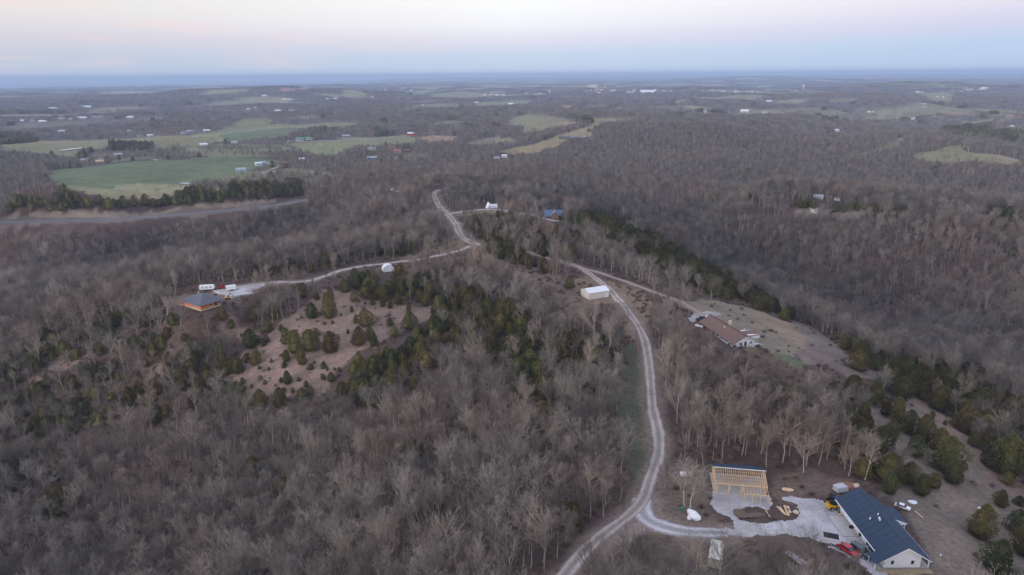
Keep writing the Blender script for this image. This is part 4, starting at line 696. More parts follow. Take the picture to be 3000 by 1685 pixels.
tag(MB().tube([(0, 0, 0), (0, 0, .9)], .28, 12).build('red_barrel', M_RED), 'red barrel against the white wall of the long house', 'barrel').location = on_yard(2517, 1559)
heap('garden_sacks', 'low pile of dark bags against the white wall by the patio', 'pile', on_yard(2496, 1545), (.9, .5, .45), M_BLACK, 21, .6)
heap('garden_sacks', 'grey covered machine beside the dark car', 'machine', on_yard(2548, 1602), (1.0, .6, .6), M_SILV, 22, .4)
heap('rubbish_heap', 'scatter of pale blocks beside the yellow loader', 'heap', on_yard(2462, 1508), (.7, .35, .25), M_STONE, 23, .4)
def dome():
    c = thing('storage_tent', 'white tarp covered arched shelter beside the driveway', 'shelter', on_land(1137, 792, 0), R(20))
    arc = [(3.0*math.cos(t), .3+3.0*math.sin(t)) for t in np.linspace(0, math.pi, 11)]; arc2 = [(2.94*math.cos(t), .26+2.94*math.sin(t)) for t in np.linspace(math.pi, 0, 11)]
    MB().prism(arc+[(-3, -1), (-2.94, -1)]+arc2+[(2.94, -1), (3, -1)], -2.4, 2.4, 'y').build('cover', M_CLOTH, c, 0, False)
    for y in (-2.45, 0, 2.45):
        MB().tube([(3.03*math.cos(t), y, .3+3.03*math.sin(t)) for t in np.linspace(0, math.pi, 11)], .05, 5).build('hoop', M_SILV, c)
    MB().prism([(2.9*math.cos(t), .3+2.9*math.sin(t)) for t in np.linspace(0, math.pi, 9)]+[(-2.9, -1), (2.9, -1)], 2.2, 2.3, 'y').build('rear_panel', M_CLOTH, c)
    MB().prism([(2.9*math.cos(t), .3+2.9*math.sin(t)) for t in np.linspace(0, math.pi, 9)]+[(-2.9, -1), (2.9, -1)], -2.3, -2.2, 'y').build('front_panel', M_CLOTH, c)
dome()
def pole(u, v, h, label, arm=False, m=None, lean=0):
    p = on_land(u, v); c = thing('utility_pole', label, 'pole', p, 0); MB().tube([(0, 0, -.5), (lean, 0, h)], [.17, .11], 8).build('post', m or M_POLE, c)
    if arm: MB().bar((-1.1+lean, 0, h-.5), (1.1+lean, 0, h-.5), .12, .12).build('cross_arm', M_POLE, c); MB().tube([(lean+.25, 0, h-1.7), (lean+.25, 0, h-.9)], .22, 8).build('transformer', M_SILV, c)
pole(1838, 958, 8.5, 'slender utility pole at the road bend below the metal garage', True); pole(1888, 1278, 7.5, 'brown utility pole on the grass strip beside the lower road'); pole(1539, 795, 7.5, 'pale utility pole in the cleared strip above the cedars'); pole(1348, 720, 9.5, 'utility pole beside the fork of the ridge road')
pole(974, 791, 7, 'utility pole at the tree edge above the driveway', True); pole(1868, 1058, 7, 'pale thin pole on the green strip left of the road'); pole(1263, 650, 8, 'utility pole left of the far gravel road'); pole(2259, 614, 9, 'pale pole on the far wooded ridge'); pole(1457, 446, 11, 'pale pole beside the far meadow', True); pole(686, 846, 5, 'short pale post at the log house drive')
def canopy_tent():
    c = thing('wall_tent', 'white A frame tent in the trees above the gravel track', 'tent', on_land(1432, 609), R(15))
    MB().prism([(-2.2, 0), (0, 4.4), (2.2, 0)], -3, 3, 'y').build('cover', M_PLASTW, c); MB().prism([(-.5, 0), (0, 2.0), (.5, 0)], -3.05, -3.003, 'y').build('entrance', M_DARK, c)
    d = thing('wall_tent', 'low grey white shed right of the A frame tent', 'shed', on_land(1447, 609), R(8)); MB().box(-2.8, 2.8, -2, 2, 0, 2.2).build('wall', M_METAL, d); MB().slab([(-3, -2.2, 2.3), (3, -2.2, 2.3), (3, 2.2, 2.8), (-3, 2.2, 2.8)], .1).build('roof', M_METAL, d)
canopy_tent()
def blue_house():
    c = thing('cabin', 'house with slate blue cross gabled roof at the wood edge', 'house', on_land(1633, 641), R(-6)); w, ze, zr = 8.3, 3.0, 6.3
    MB().prism([(-4.5, -2), (4.5, -2), (4.5, ze), (0, zr-.15), (-4.5, ze)], -w, w, 'x').build('wall', M_BROWN, c); k = (zr-ze)/4.5
    MB().slab([(-w-.5, -5.2, zr-5.2*k), (w+.5, -5.2, zr-5.2*k), (w+.5, 0, zr), (-w-.5, 0, zr)], .15).build('roof', M_BLUER, c); MB().slab([(-w-.5, 0, zr+.004), (w+.5, 0, zr+.004), (w+.5, 5.2, zr-5.2*k), (-w-.5, 5.2, zr-5.2*k)], .15).build('roof', M_BLUER, c)
    M_ = mat('slate_blue_roof_lit', (.20, .26, .35), .6, var=.08, scale=1)  # lighter copy of the slate blue roof: light painted into the wing's left slope
    MB().slab([(-1.6, -.2, zr+.1), (-1.6, -7.6, zr+.1), (1.6, -7.6, zr-2.9), (3.3, -3.0, zr-2.9)], .15).build('porch_roof', M_BLUER, c); MB().slab([(-1.6, -.2, zr+.104), (-1.6, -7.6, zr+.104), (-4.8, -7.6, zr-2.9), (-4.8, -3.0, zr-2.9)], .15).build('porch_roof', M_, c)
    MB().prism([(-4.2, -2), (1.2, -2), (1.2, zr-2.9), (-1.6, zr-.2), (-4.2, zr-2.6)], -7.3, -4, 'y').build('wing', M_BROWN, c); window(c, -3.2, -1.8, -7.3, 1, 2.3); window(c, 4.6, 6, -4.5, 1, 2.2)
blue_house()

# ------------------------------------------------------------------ far buildings, each standing on its own ground
FM = {}
def fmat(c):
    k = tuple(c)
    if k not in FM: FM[k] = mat('siding_'+['white', 'blue', 'tan', 'red', 'green', 'grey', 'brown', 'cream'][len(FM) % 8], c, .7, var=.06, scale=.3)
    return FM[k]
BSPOT = []
def building(u, v, wpx, hr, wall, roof, label, rz=0, cat='house', name='far_house', group=None, depth=.6, wh=None, panes=True):
    p = land1(u, v); D = project(p.x, p.y, p.z)[2]; BSPOT.append((u, v, wpx, D)); w = wpx*D/F; d = w*depth; h = wh or w*hr; c = thing(name, label, cat, (p.x, p.y, p.z-.3), R(rz)-math.atan2(p.x, p.y), group)
    zr = h+min(w, d)*.28
    MB().prism([(0, -1), (d, -1), (d, h), (d/2, zr-.1), (0, h)], -w/2, w/2, 'x').build('wall', fmat(wall), c)
    e = .05*w; t = .03*w; MB().slab([(-w/2-e, -e, h-.02), (w/2+e, -e, h-.02), (w/2+e, d/2, zr+.1), (-w/2-e, d/2, zr+.1)], t).build('roof', fmat(roof), c); MB().slab([(-w/2-e, d/2, zr+.11), (w/2+e, d/2, zr+.11), (w/2+e, d+e, h-.02), (-w/2-e, d+e, h-.02)], t).build('roof', fmat(roof), c)
    if panes and wpx > 9:
        for k in (-.3, .22): MB().box(w*k, w*(k+.09), -.06, -.004, h*.35, h*.75).build('window', M_GLASS, c)
        MB().box(-w*.04, w*.05, -.06, -.004, 0, h*.7).build('door', M_DARK, c)
    return c
WH, BL, GY, TN, RD, GN, BR, CR = (.62, .64, .68), (.28, .40, .52), (.30, .32, .36), (.52, .40, .28), (.42, .05, .05), (.12, .30, .22), (.20, .13, .11), (.62, .56, .46)
FAR = [(879, 413, 21, .28, WH, GN, 'white barn with green roof, left one of the pair by the farm road'), (906, 411, 20, .28, WH, GN, 'white barn with green roof, right one of the pair by the farm road'), (1204, 398, 19, .38, RD, WH, 'small red barn with white roof on the bare field'),
 (441, 400, 16, .25, WH, WH, 'white shed at the wood edge above the dark pines'), (411, 400, 14, .2, WH, GY, 'low white house just left of the shed above the pines'), (686, 420, 16, .25, WH, GY, 'white house in the middle of the left fields'), (597, 427, 20, .2, WH, WH, 'white farmhouse with pale drive in the left fields'),
 (759, 485, 18, .4, WH, WH, 'white farm shed joined to the blue one'), (773, 483, 12, .7, BL, BL, 'tall light blue shed beside the white farm shed'), (706, 504, 27, .28, BL, GY, 'long grey blue barn in the green field'), (706+131, 482, 15, .35, BR, BR, 'dark brown shed beyond the farm sheds'), (885, 470, 17, .3, GY, WH, 'pale grey house among the trees right of the farm sheds'),
 (248, 473, 18, .3, TN, GY, 'tan house among bare trees left of the green field'), (347, 459, 20, .35, GY, GY, 'grey farmhouse under the dark pines'), (292, 477, 22, .2, TN, TN, 'low tan shed beside the tan house'), (382, 386, 12, .3, WH, GY, 'small white house under the wood edge'), (560, 390, 22, .25, GY, GY, 'grey farmhouse at the left end of the far meadow'), (607, 388, 18, .3, GY, WH, 'grey barn behind the far meadow farm'), (538, 392, 12, .35, WH, GY, 'small white outbuilding of the far meadow farm'),
 (181, 388, 17, .25, WH, WH, 'white house deep in the woods on the left'), (147, 393, 7, .3, WH, WH, 'tiny white shed deep in the woods on the left'), (381, 347, 16, .25, WH, WH, 'white house right of the distant highway'), (242, 349, 22, .15, WH, WH, 'long pale building by the distant highway'), (65, 357, 20, .15, WH, WH, 'long white building leftmost of the highway row'), (95, 357, 18, .15, WH, CR, 'second long white building of the highway row'), (124, 358, 20, .12, CR, WH, 'cream building in the highway row'),
 (180, 352, 20, .15, GY, GY, 'grey building in the highway row'), (205, 351, 10, .2, GY, WH, 'small grey building in the highway row'), (277, 345, 14, .2, WH, GY, 'pale shed near the right end of the highway row'), (296, 344, 11, .2, WH, GY, 'last small shed of the highway row'), (158, 320, 20, .12, WH, WH, 'long pale roof above the yellow strip on the left'), (255, 317, 22, .15, WH, WH, 'pale building above the left woods'),
 (728, 322, 10, .3, TN, WH, 'lone tan house with lit wall in the far woods'), (748, 317, 9, .2, TN, TN, 'tan roof beside the lone tan house'), (815, 328, 18, .18, GY, WH, 'pale grey house in the clearing beyond the woods'), (855, 326, 16, .15, WH, GY, 'low white house in the clearing beyond the woods'), (775, 282, 13, .15, WH, WH, 'small white roof below the distant bald hill'), (835, 293, 12, .15, WH, WH, 'white roof at the foot of the distant hill'), (851, 293, 12, .12, WH, CR, 'cream roof at the foot of the distant hill'), (958, 291, 10, .15, WH, WH, 'small white roof right of the distant hill'), (983, 291, 12, .15, WH, WH, 'second small roof right of the distant hill'),
 (1089, 441, 22, .28, CR, GY, 'cream house among trees below the red barn'), (1150, 439, 18, .4, (.55, .25, .13), BR, 'orange brick house among the cedars'), (1163, 448, 22, .35, (.50, .24, .13), BR, 'nearer orange brick house with brown roof'), (1192, 444, 16, .3, BR, BR, 'brown shed right of the brick houses'), (1091, 468, 28, .2, BL, GY, 'long grey blue roof hidden by bare trees'), (1014, 403, 20, .25, GY, GY, 'grey farmhouse at the end of the farm road'),
 (1477, 463, 15, .5, WH, WH, 'white house in the woods below the meadow'), (1456, 466, 16, .3, WH, GY, 'grey roofed house just left of the white one'), (1521, 457, 20, .45, BR, BR, 'old brown barn beside the meadow'), (1112, 268, 9, .2, WH, WH, 'tiny white house at the wood edge far off'), (1130, 267, 8, .4, WH, WH, 'bright white house on the far slope'), (1104, 270, 10, .2, WH, GY, 'pale roof beside the far white house'), (1425, 258, 8, .2, WH, WH, 'tiny pale roof in the far woods'), (1294, 266, 7, .2, WH, CR, 'tiny cream roof in the far woods'),
 (1090, 286, 7, .5, TN, WH, 'small tan shed on the far meadow'), (1238, 309, 6, .5, TN, TN, 'small tan shed beside the far field'), (1396, 303, 14, .15, CR, CR, 'pale roof beside the far meadow strip'), (1496, 306, 14, .1, WH, WH, 'low pale roof above the middle woods'),
 (2452, 386, 12, .5, WH, WH, 'white house in the woods on the right with a pale drive'), (2464, 388, 6, .3, WH, GY, 'small shed beside the white house on the right'), (2180, 329, 22, .2, WH, WH, 'long white barn beyond the dark pines'), (2060, 329, 16, .2, WH, GY, 'white barn left of the dark pines'), (2242, 332, 12, .3, WH, GY, 'small white house right of the long barn'), (2253, 299, 16, .12, WH, WH, 'white shed by the far meadow on the right'), (2678, 350, 14, .18, WH, WH, 'pale long shed behind the right hand pines'), (2775, 371, 10, .35, WH, WH, 'white house far on the right among pines'), (2788, 371, 12, .15, WH, GY, 'pale roof beside the white house far on the right'),
 (2840, 381, 13, .12, WH, WH, 'long pale roof below the far right houses'), (2960, 372, 16, .12, WH, CR, 'pale roof near the right edge of the far plain'), (2545, 329, 7, .3, WH, WH, 'left roof of three in the right hand woods'), (2552, 329, 5, .3, WH, GY, 'middle roof of three in the right hand woods'), (2558, 329, 5, .3, WH, CR, 'right roof of three in the right hand woods'), (2708, 316, 12, .15, BL, GY, 'grey blue roof in the right hand woods'), (2706, 306, 14, .1, GY, GY, 'low grey roof in the right hand woods'), (2746, 286, 8, .3, TN, TN, 'tan house on the far right meadow'), (2763, 286, 4, .8, WH, WH, 'slim white silo shed on the far right meadow'),
 (2545, 271, 8, .4, CR, TN, 'cream house alone above the right hand woods'), (2695, 272, 18, .12, CR, WH, 'long cream building on the far right meadow'), (2460, 577+0, 14, .6, WH, GY, 'x')]
for a in FAR[:-1]:
    building(*a, rz=random.Random(a[6]).uniform(-25, 25), cat='barn' if 'barn' in a[6] else 'shed' if 'shed' in a[6] else 'house', name='barn' if 'barn' in a[6] else 'shed' if 'shed' in a[6] else 'country_house')
building(2452, 588, 14, .5, WH, GY, 'pale house half hidden by trees on the facing ridge', 10, name='country_house'); building(2397, 582, 26, .3, GY, GY, 'grey roof hidden in the trees on the facing ridge', -5, name='country_house')
# the town: small pale buildings along the horizon
rt_ = random.Random(5)
def cluster(n, u0, u1, v0, v1, w0, w1, where, cols):
    for i in range(n):
        building(rt_.uniform(u0, u1), rt_.uniform(v0, v1), rt_.uniform(w0, w1)*.8, rt_.uniform(.2, .35), rt_.choice(cols), rt_.choice([WH, GY, CR, TN]), where, rt_.uniform(-30, 30), 'building', 'town_building', where.replace('small pale building', 'pale buildings').replace('small building', 'buildings'), panes=False)
cluster(16, 1415, 1482, 276, 282, 5, 11, 'small pale building of the village left of the tower', [WH, CR, WH]); cluster(9, 1515, 1600, 274, 279, 5, 10, 'small building along the tan strip by the tower', [(.55, .2, .12), TN, WH])
cluster(14, 1705, 1800, 264, 274, 5, 12, 'small pale building of the lit works on the plain', [WH, CR, TN]); cluster(14, 1835, 1990, 265, 274, 6, 12, 'small pale building in the long low row of the town', [WH, WH, GY]); cluster(16, 2000, 2130, 264, 273, 5, 9, 'small pale building around the church', [WH, CR, GY])
cluster(22, 2145, 2380, 256, 275, 4, 8, 'small pale building on the town hill', [WH, CR, TN, GY]); cluster(16, 2780, 2890, 261, 268, 5, 11, 'small pale building of the hilltop settlement', [WH, WH, CR]); cluster(8, 1150, 1215, 247, 268, 5, 9, 'small pale building in the far left country', [WH, CR])
building(1735, 257, 25, .16, CR, TN, 'long tan warehouse above the lit works', name='warehouse', cat='warehouse', panes=False); building(1897, 274, 38, .1, WH, WH, 'longest white roof in the town row', name='warehouse', cat='warehouse', panes=False); building(2882, 262, 18, .2, WH, CR, 'broad white house right of the hilltop settlement', 0, name='country_house')
def tower(u, v, hpx, label, kind):
    p = land1(u, v); D = project(p.x, p.y, p.z)[2]; h = hpx*D/F; c = thing('water_tower', label, 'water tower', (p.x, p.y, p.z))
    if kind: MB().tube([(0, 0, 0), (0, 0, h*.97)], h*.085, 16).build('tank', M_PLASTW, c); MB().tube([(0, 0, h*.97), (0, 0, h)], [h*.085, h*.02], 16).build('cap', M_PLASTW, c)
    else:
        MB().tube([(0, 0, 0), (0, 0, h*.1), (0, 0, h*.6), (0, 0, h*.72)], [h*.09, h*.05, h*.05, h*.12], 14).build('stem', M_PLASTW, c); MB().tube([(0, 0, h*.72), (0, 0, h*.8), (0, 0, h*.92), (0, 0, h)], [h*.12, h*.2, h*.2, h*.08], 18).build('tank', M_PLASTW, c)
tower(1610, 277, 14, 'tall white standpipe water tower on the plain', 1); tower(2353, 265, 16, 'white water tower on a slim stem above the town', 0)
def church():
    c = building(2155, 271, 9, .5, CR, GY, 'pale church with slim spire in the town', 0, 'church', 'church', panes=False); D = project(*c.location)[2]; k = D/F
    MB().box(-1.3*k, 1.3*k, -1.2*k, 1.2*k, -1, 7*k).build('steeple', fmat(CR), c); MB().tube([(0, 0, 7*k), (0, 0, 14*k)], [1.3*k, .1*k], 6).build('spire', fmat(GY), c)
church()
M_LAMP = bpy.data.materials.new('lit_lamp'); M_LAMP.use_nodes = True; M_LAMP.node_tree.nodes['Principled BSDF'].inputs['Emission Color'].default_value = (1, .45, .18, 1); M_LAMP.node_tree.nodes['Principled BSDF'].inputs['Emission Strength'].default_value = 2.2
for i, (u, v) in enumerate([(1731, 267), (1744, 267), (1752, 266), (1772, 258), (1761, 268)]):
    p = land1(u, v); k = project(p.x, p.y, p.z)[2]/F; c = thing('yard_light', 'glowing amber yard light at the works on the plain', 'lamp', p, 0, 'amber yard lights at the works'); MB().tube([(0, 0, 0), (0, 0, 3.2*k)], .2*k, 5).build('post', M_SILV, c)
    MB().tube([(0, 0, 2.8*k), (0, 0, 3.4*k), (0, 0, 4.4*k), (0, 0, 4.8*k)], [.3*k, 1.0*k, 1.0*k, .3*k], 10).build('lamp', M_LAMP, c)

# ------------------------------------------------------------------ ponds
M_WATER = mat('pond_water', (.10, .12, .14), .06, spec=1.0)
M_BANK = mat('pale_hoop_roof', (.6, .63, .7), .4)
def pond(P, label):
    w = land([q[0] for q in P], [q[1] for q in P])[:, :2]; c = w.mean(0); z = float(H(w[:, 0], w[:, 1]).max())+.35
    sm = smooth_line(np.vstack([w, w[:1]]), 6)[:-1]; o = MB().add([(x, y, z) for x, y in sm]+[(x, y, z-4) for x, y in sm], [tuple(range(len(sm)))]+[(i, (i+1) % len(sm), (i+1) % len(sm)+len(sm), i+len(sm)) for i in range(len(sm))]).build('pond', M_WATER); struct(o, label)
pond(Z('1340 998,1380 994,1440 996,1430 1006,1380 1008', O1), 'small pond with white reflection at the edge of the green field'); pond(Z('135 866,200 858,290 852,400 842,415 850,330 862,220 870', O1), 'narrow pond behind the bare trees on the left'); pond(Z('440 748,500 742,610 732,620 740,540 750,470 755', O1), 'pale pond on the left meadow')
pond(Z('1640 660,1730 647,1870 645,1870 655,1800 662,1700 666', O2), 'pond in the yellow meadow'); pond(Z('2400 985,2450 972,2530 966,2530 975,2460 984', O1), 'small pond among the bare trees'); pond(Z('1140 822,1220 820,1225 826,1160 828', O1), 'thin strip of pond beyond the green field')

# ------------------------------------------------------------------ trees
def twigs_to_mesh(name, V, Fc, m):
    me = bpy.data.meshes.new(name); me.from_pydata(V, [], Fc); me.update(); me.materials.append(m); return me
def bare_tree(seed, h=14.0, n1=9, n2=6, n3=5, n4=5, tw=0.05, spread=1.0, tri=3):
    """trunk, limbs, branches and twigs; returns (trunk MB, crown MB)"""
    rn = random.Random(seed); T, Cn = MB(), MB()
    def walk(p, d, L_, n, wob, upb):
        pts = [p.copy()]
        for _ in range(n):
            d = (d+Vector((rn.gauss(0, wob), rn.gauss(0, wob), rn.gauss(0, wob)+upb))).normalized(); p = p+d*(L_/n); pts.append(p.copy())
        return pts
    def at(pts, t): x = t*(len(pts)-1); i = min(int(x), len(pts)-2); return pts[i].lerp(pts[i+1], x-i), (pts[i+1]-pts[i]).normalized()
    def side(d, ang):
        o = d.orthogonal().normalized(); o = Matrix.Rotation(rn.uniform(0, 2*math.pi), 3, d)@o; return (d*math.cos(ang)+o*math.sin(ang)).normalized()
    lean = Vector((rn.gauss(0, .06), rn.gauss(0, .06), 1)).normalized(); tr = walk(Vector((0, 0, -.4)), lean, h*.78, 6, .07, .12)
    T.tube(tr, [h*.0155*(1-.13*i) for i in range(7)], 5, False)
    def ribbon(a, b, w):
        d = (b-a); o = d.orthogonal().normalized(); o = Matrix.Rotation(rn.uniform(0, math.pi), 3, d.normalized())@o; Cn.add([a-o*w, a+o*w, b], [(0, 1, 2)])
    for i in range(n1):
        t = .40+.60*(i+rn.random()*.7)/n1; p, d = at(tr, min(t, 1)); L1 = h*rn.uniform(.30, .44)*(1.15-.45*t)*spread; b1 = walk(p, side(d, rn.uniform(.42, .85)*spread), L1, 4, .13, .16)
        Cn.tube(b1, [h*.0078*(1-.19*k) for k in range(5)], tri, False)
        for j in range(n2):
            t2 = .25+.75*(j+rn.random())/n2; p2, d2 = at(b1, min(t2, 1)); L2 = L1*rn.uniform(.38, .6); b2 = walk(p2, side(d2, rn.uniform(.35, .8)), L2, 2, .14, .10)
            Cn.tube(b2, [tw*.95, tw*.7, tw*.4], 3, False) if n4 > 3 else ribbon(b2[0], b2[-1], tw*1.1)
            for k in range(n3):
                p3, d3 = at(b2, rn.uniform(.2, 1)); b3 = p3+side(d3, rn.uniform(.3, .8))*L2*rn.uniform(.4, .7)+Vector((0, 0, .12*L2)); ribbon(p3, b3, tw*.62)
                for _ in range(n4): q = p3.lerp(b3, rn.uniform(.2, 1)); ribbon(q, q+side((b3-p3).normalized(), rn.uniform(.3, .9))*rn.uniform(.5, 1.1)*h/14+Vector((0, 0, .1)), tw*.38)
    return T, Cn
def cedar(seed, h=7.0, n=1500, leaf=.30, wr=.34):
    rn = random.Random(seed); T, Cn = MB(), MB(); T.tube([(0, 0, -.4), (0, 0, h*.5), (0, 0, h*.9)], [.14, .09, .03], 6, False)
    lob = [(rn.uniform(0, 6.28), rn.uniform(.1, .85), rn.uniform(.15, .42)) for _ in range(18)]; pw = rn.uniform(.55, .75)
    def rad(a, z):
        base = wr*h*(max(0, 1-z**1.7)**pw)*(min(1, (z+.05)/.22)**.5); return base*(1+sum(k*math.exp(-(((a-b+math.pi) % (2*math.pi)-math.pi)/.55)**2-((z-zc)/.14)**2) for b, zc, k in lob)-.12)
    seg, rows = 10, 7; V = [(0, 0, h*.94)]; Fc = []
    for r_ in range(1, rows+1):
        z = .93*(1-r_/rows)+.02
        for s_ in range(seg): a = 2*math.pi*s_/seg; q = rad(a, z)*.5*rn.uniform(.85, 1.1); V.append((q*math.cos(a), q*math.sin(a), z*h))
    for s_ in range(seg): Fc.append((0, 1+s_, 1+(s_+1) % seg))
    for r_ in range(rows-1):
        for s_ in range(seg): a_ = 1+r_*seg; Fc.append((a_+s_, a_+seg+s_, a_+seg+(s_+1) % seg, a_+(s_+1) % seg))
    Cn.add(V, Fc)
    for _ in range(n):
        z = rn.random()**1.35*.97; a = rn.uniform(0, 2*math.pi); q = rad(a, z)*rn.uniform(.55, 1.0)**.6*rn.choice((1, 1, 1.06, 1.22)); p = Vector((q*math.cos(a), q*math.sin(a), z*h+.1)); nr = Vector((math.cos(a), math.sin(a), .7+rn.gauss(0, .4))).normalized()
        d = (nr+Vector((rn.gauss(0, .5), rn.gauss(0, .5), rn.gauss(0, .4)+.3))).normalized(); o = d.orthogonal().normalized(); o = Matrix.Rotation(rn.uniform(0, 6.28), 3, d)@o; s_ = leaf*rn.uniform(.6, 1.3)
        Cn.add([p-o*s_*.42, p+o*s_*.42, p+d*s_+o*s_*.1], [(0, 1, 2)]); o2 = d.cross(o); Cn.add([p-o2*s_*.4, p+o2*s_*.4, p+d*s_*.9], [(0, 1, 2)])
    return T, Cn
def mesh_of(name, mb, m): return twigs_to_mesh(name, mb.v, mb.f, m)
def joined(*ms):
    o = MB()
    for m in ms: o.add(m.v, m.f)
    return o
M_TWIG = plant_mat('bare_twigs', (.238, .212, .188), (.138, .129, .121), (.216, .172, .148), .42); M_BARK = plant_mat('grey_bark', (.37, .345, .30), (.24, .225, .205), (.32, .275, .24), .25)
M_CEDAR = plant_mat('cedar_foliage', (.140, .130, .049), (.074, .088, .042), (.132, .103, .048), .32, .05); M_TRUNK = plant_mat('cedar_bark', (.16, .11, .08), (.12, .09, .07), (.14, .1, .08), .1)
M_BUSH = plant_mat('brown_brush', (.24, .185, .145), (.17, .135, .115), (.20, .15, .125), .25)
NEAR = []
for i, (h, sp_) in enumerate([(14.5, 1.0), (13.0, 1.1), (15.5, .9), (12.5, 1.0), (14.0, 1.2), (16.0, .95), (11.5, .85), (15.0, 1.3), (12.0, 1.25), (13.5, .75)]):
    T, Cn = bare_tree(11+i, h, spread=sp_, n1=9+i % 3, tw=.046); NEAR.append((T, Cn, h))
NEAR_ME = [(mesh_of('trunk', T, M_BARK), mesh_of('crown', Cn, M_TWIG)) for T, Cn, h in NEAR]
CED = [cedar(3+i, 7.0, 1500, .36, w) for i, w in enumerate((.34, .40, .30, .44))]
CED_ME = [(mesh_of('trunk', T, M_TRUNK), mesh_of('crown', Cn, M_CEDAR)) for T, Cn in CED]
PROTO = {}
def proto_coll(name, meshes):
    c = bpy.data.collections.new(name)
    for i, me in enumerate(meshes): o = bpy.data.objects.new(f'{name}_{i:02d}', me); c.objects.link(o)
    PROTO[name] = c; return c
def two_mat(name, T, mt, Cn, mc):
    me = bpy.data.meshes.new(name); me.from_pydata(T.v+Cn.v, [], T.f+[tuple(i+len(T.v) for i in f) for f in Cn.f]); me.update(); me.materials.append(mt); me.materials.append(mc)
    me.polygons.foreach_set('material_index', [0]*len(T.f)+[1]*len(Cn.f)); return me
proto_coll('near_trees', [two_mat('near_tree', T, M_BARK, Cn, M_TWIG) for T, Cn, h in NEAR])
MIDT = [bare_tree(41+i, h, 7, 4, 4, 3, .09, sp_) for i, (h, sp_) in enumerate([(14.5, 1.05), (13, 1.1), (15.5, .95), (12.5, 1.1), (14, 1.2)])]
proto_coll('mid_trees', [two_mat('mid_tree', T, M_BARK, Cn, M_TWIG) for T, Cn in MIDT])
CEDM = [cedar(23+i, 7.0, 330, .62, w) for i, w in enumerate((.34, .40, .44))]
proto_coll('near_cedars', [two_mat('near_cedar', T, M_TRUNK, Cn, M_CEDAR) for T, Cn in CED]); proto_coll('mid_cedars', [two_mat('mid_cedar', T, M_TRUNK, Cn, M_CEDAR) for T, Cn in CEDM])
def patch(seed, size, n, tw, evergreen=False):
    rn = random.Random(seed); T, Cn = MB(), MB()
    for _ in range(n):
        if evergreen: a, b = cedar(rn.randint(0, 999), rn.uniform(10, 14), 50, 1.8, .27)
        else: a, b = bare_tree(rn.randint(0, 9999), rn.uniform(11, 16), 5, 3, 2, 1, tw, 1.1)
        x, y = rn.uniform(-.5, .5)*size, rn.uniform(-.5, .5)*size
        for src, dst in ((a, T), (b, Cn)): dst.add([(p[0]+x, p[1]+y, p[2]) for p in src.v], src.f)
    return two_mat('tree_patch', T, M_TRUNK if evergreen else M_BARK, Cn, M_CEDAR if evergreen else M_TWIG)
proto_coll('patches', [patch(60+i, 18, 7, .24) for i in range(5)]); proto_coll('wide_patches', [patch(80+i, 95, 60, .55) for i in range(4)]); proto_coll('pine_patches', [patch(90+i, 22, 9, .2, True) for i in range(2)])
def bush(seed):
    rn = random.Random(seed); B = MB()
    for _ in range(150):
        a = rn.uniform(0, 6.28); e = rn.uniform(.35, 1.5); L_ = rn.uniform(.5, 1.5); p = Vector((rn.gauss(0, .25), rn.gauss(0, .25), 0)); d = Vector((math.cos(a)*math.cos(e), math.sin(a)*math.cos(e), math.sin(e))); o = d.orthogonal().normalized()
        for q, w in ((p, .035), (p+d*L_*.5, .03)): dd = (d+Vector((rn.gauss(0, .3), rn.gauss(0, .3), rn.gauss(0, .2)))).normalized(); B.add([q-o*w, q+o*w, q+dd*L_], [(0, 1, 2)])
    return B
BUSH = [bush(i) for i in range(3)]; proto_coll('bushes', [mesh_of('bush', b, M_BUSH) for b in BUSH])

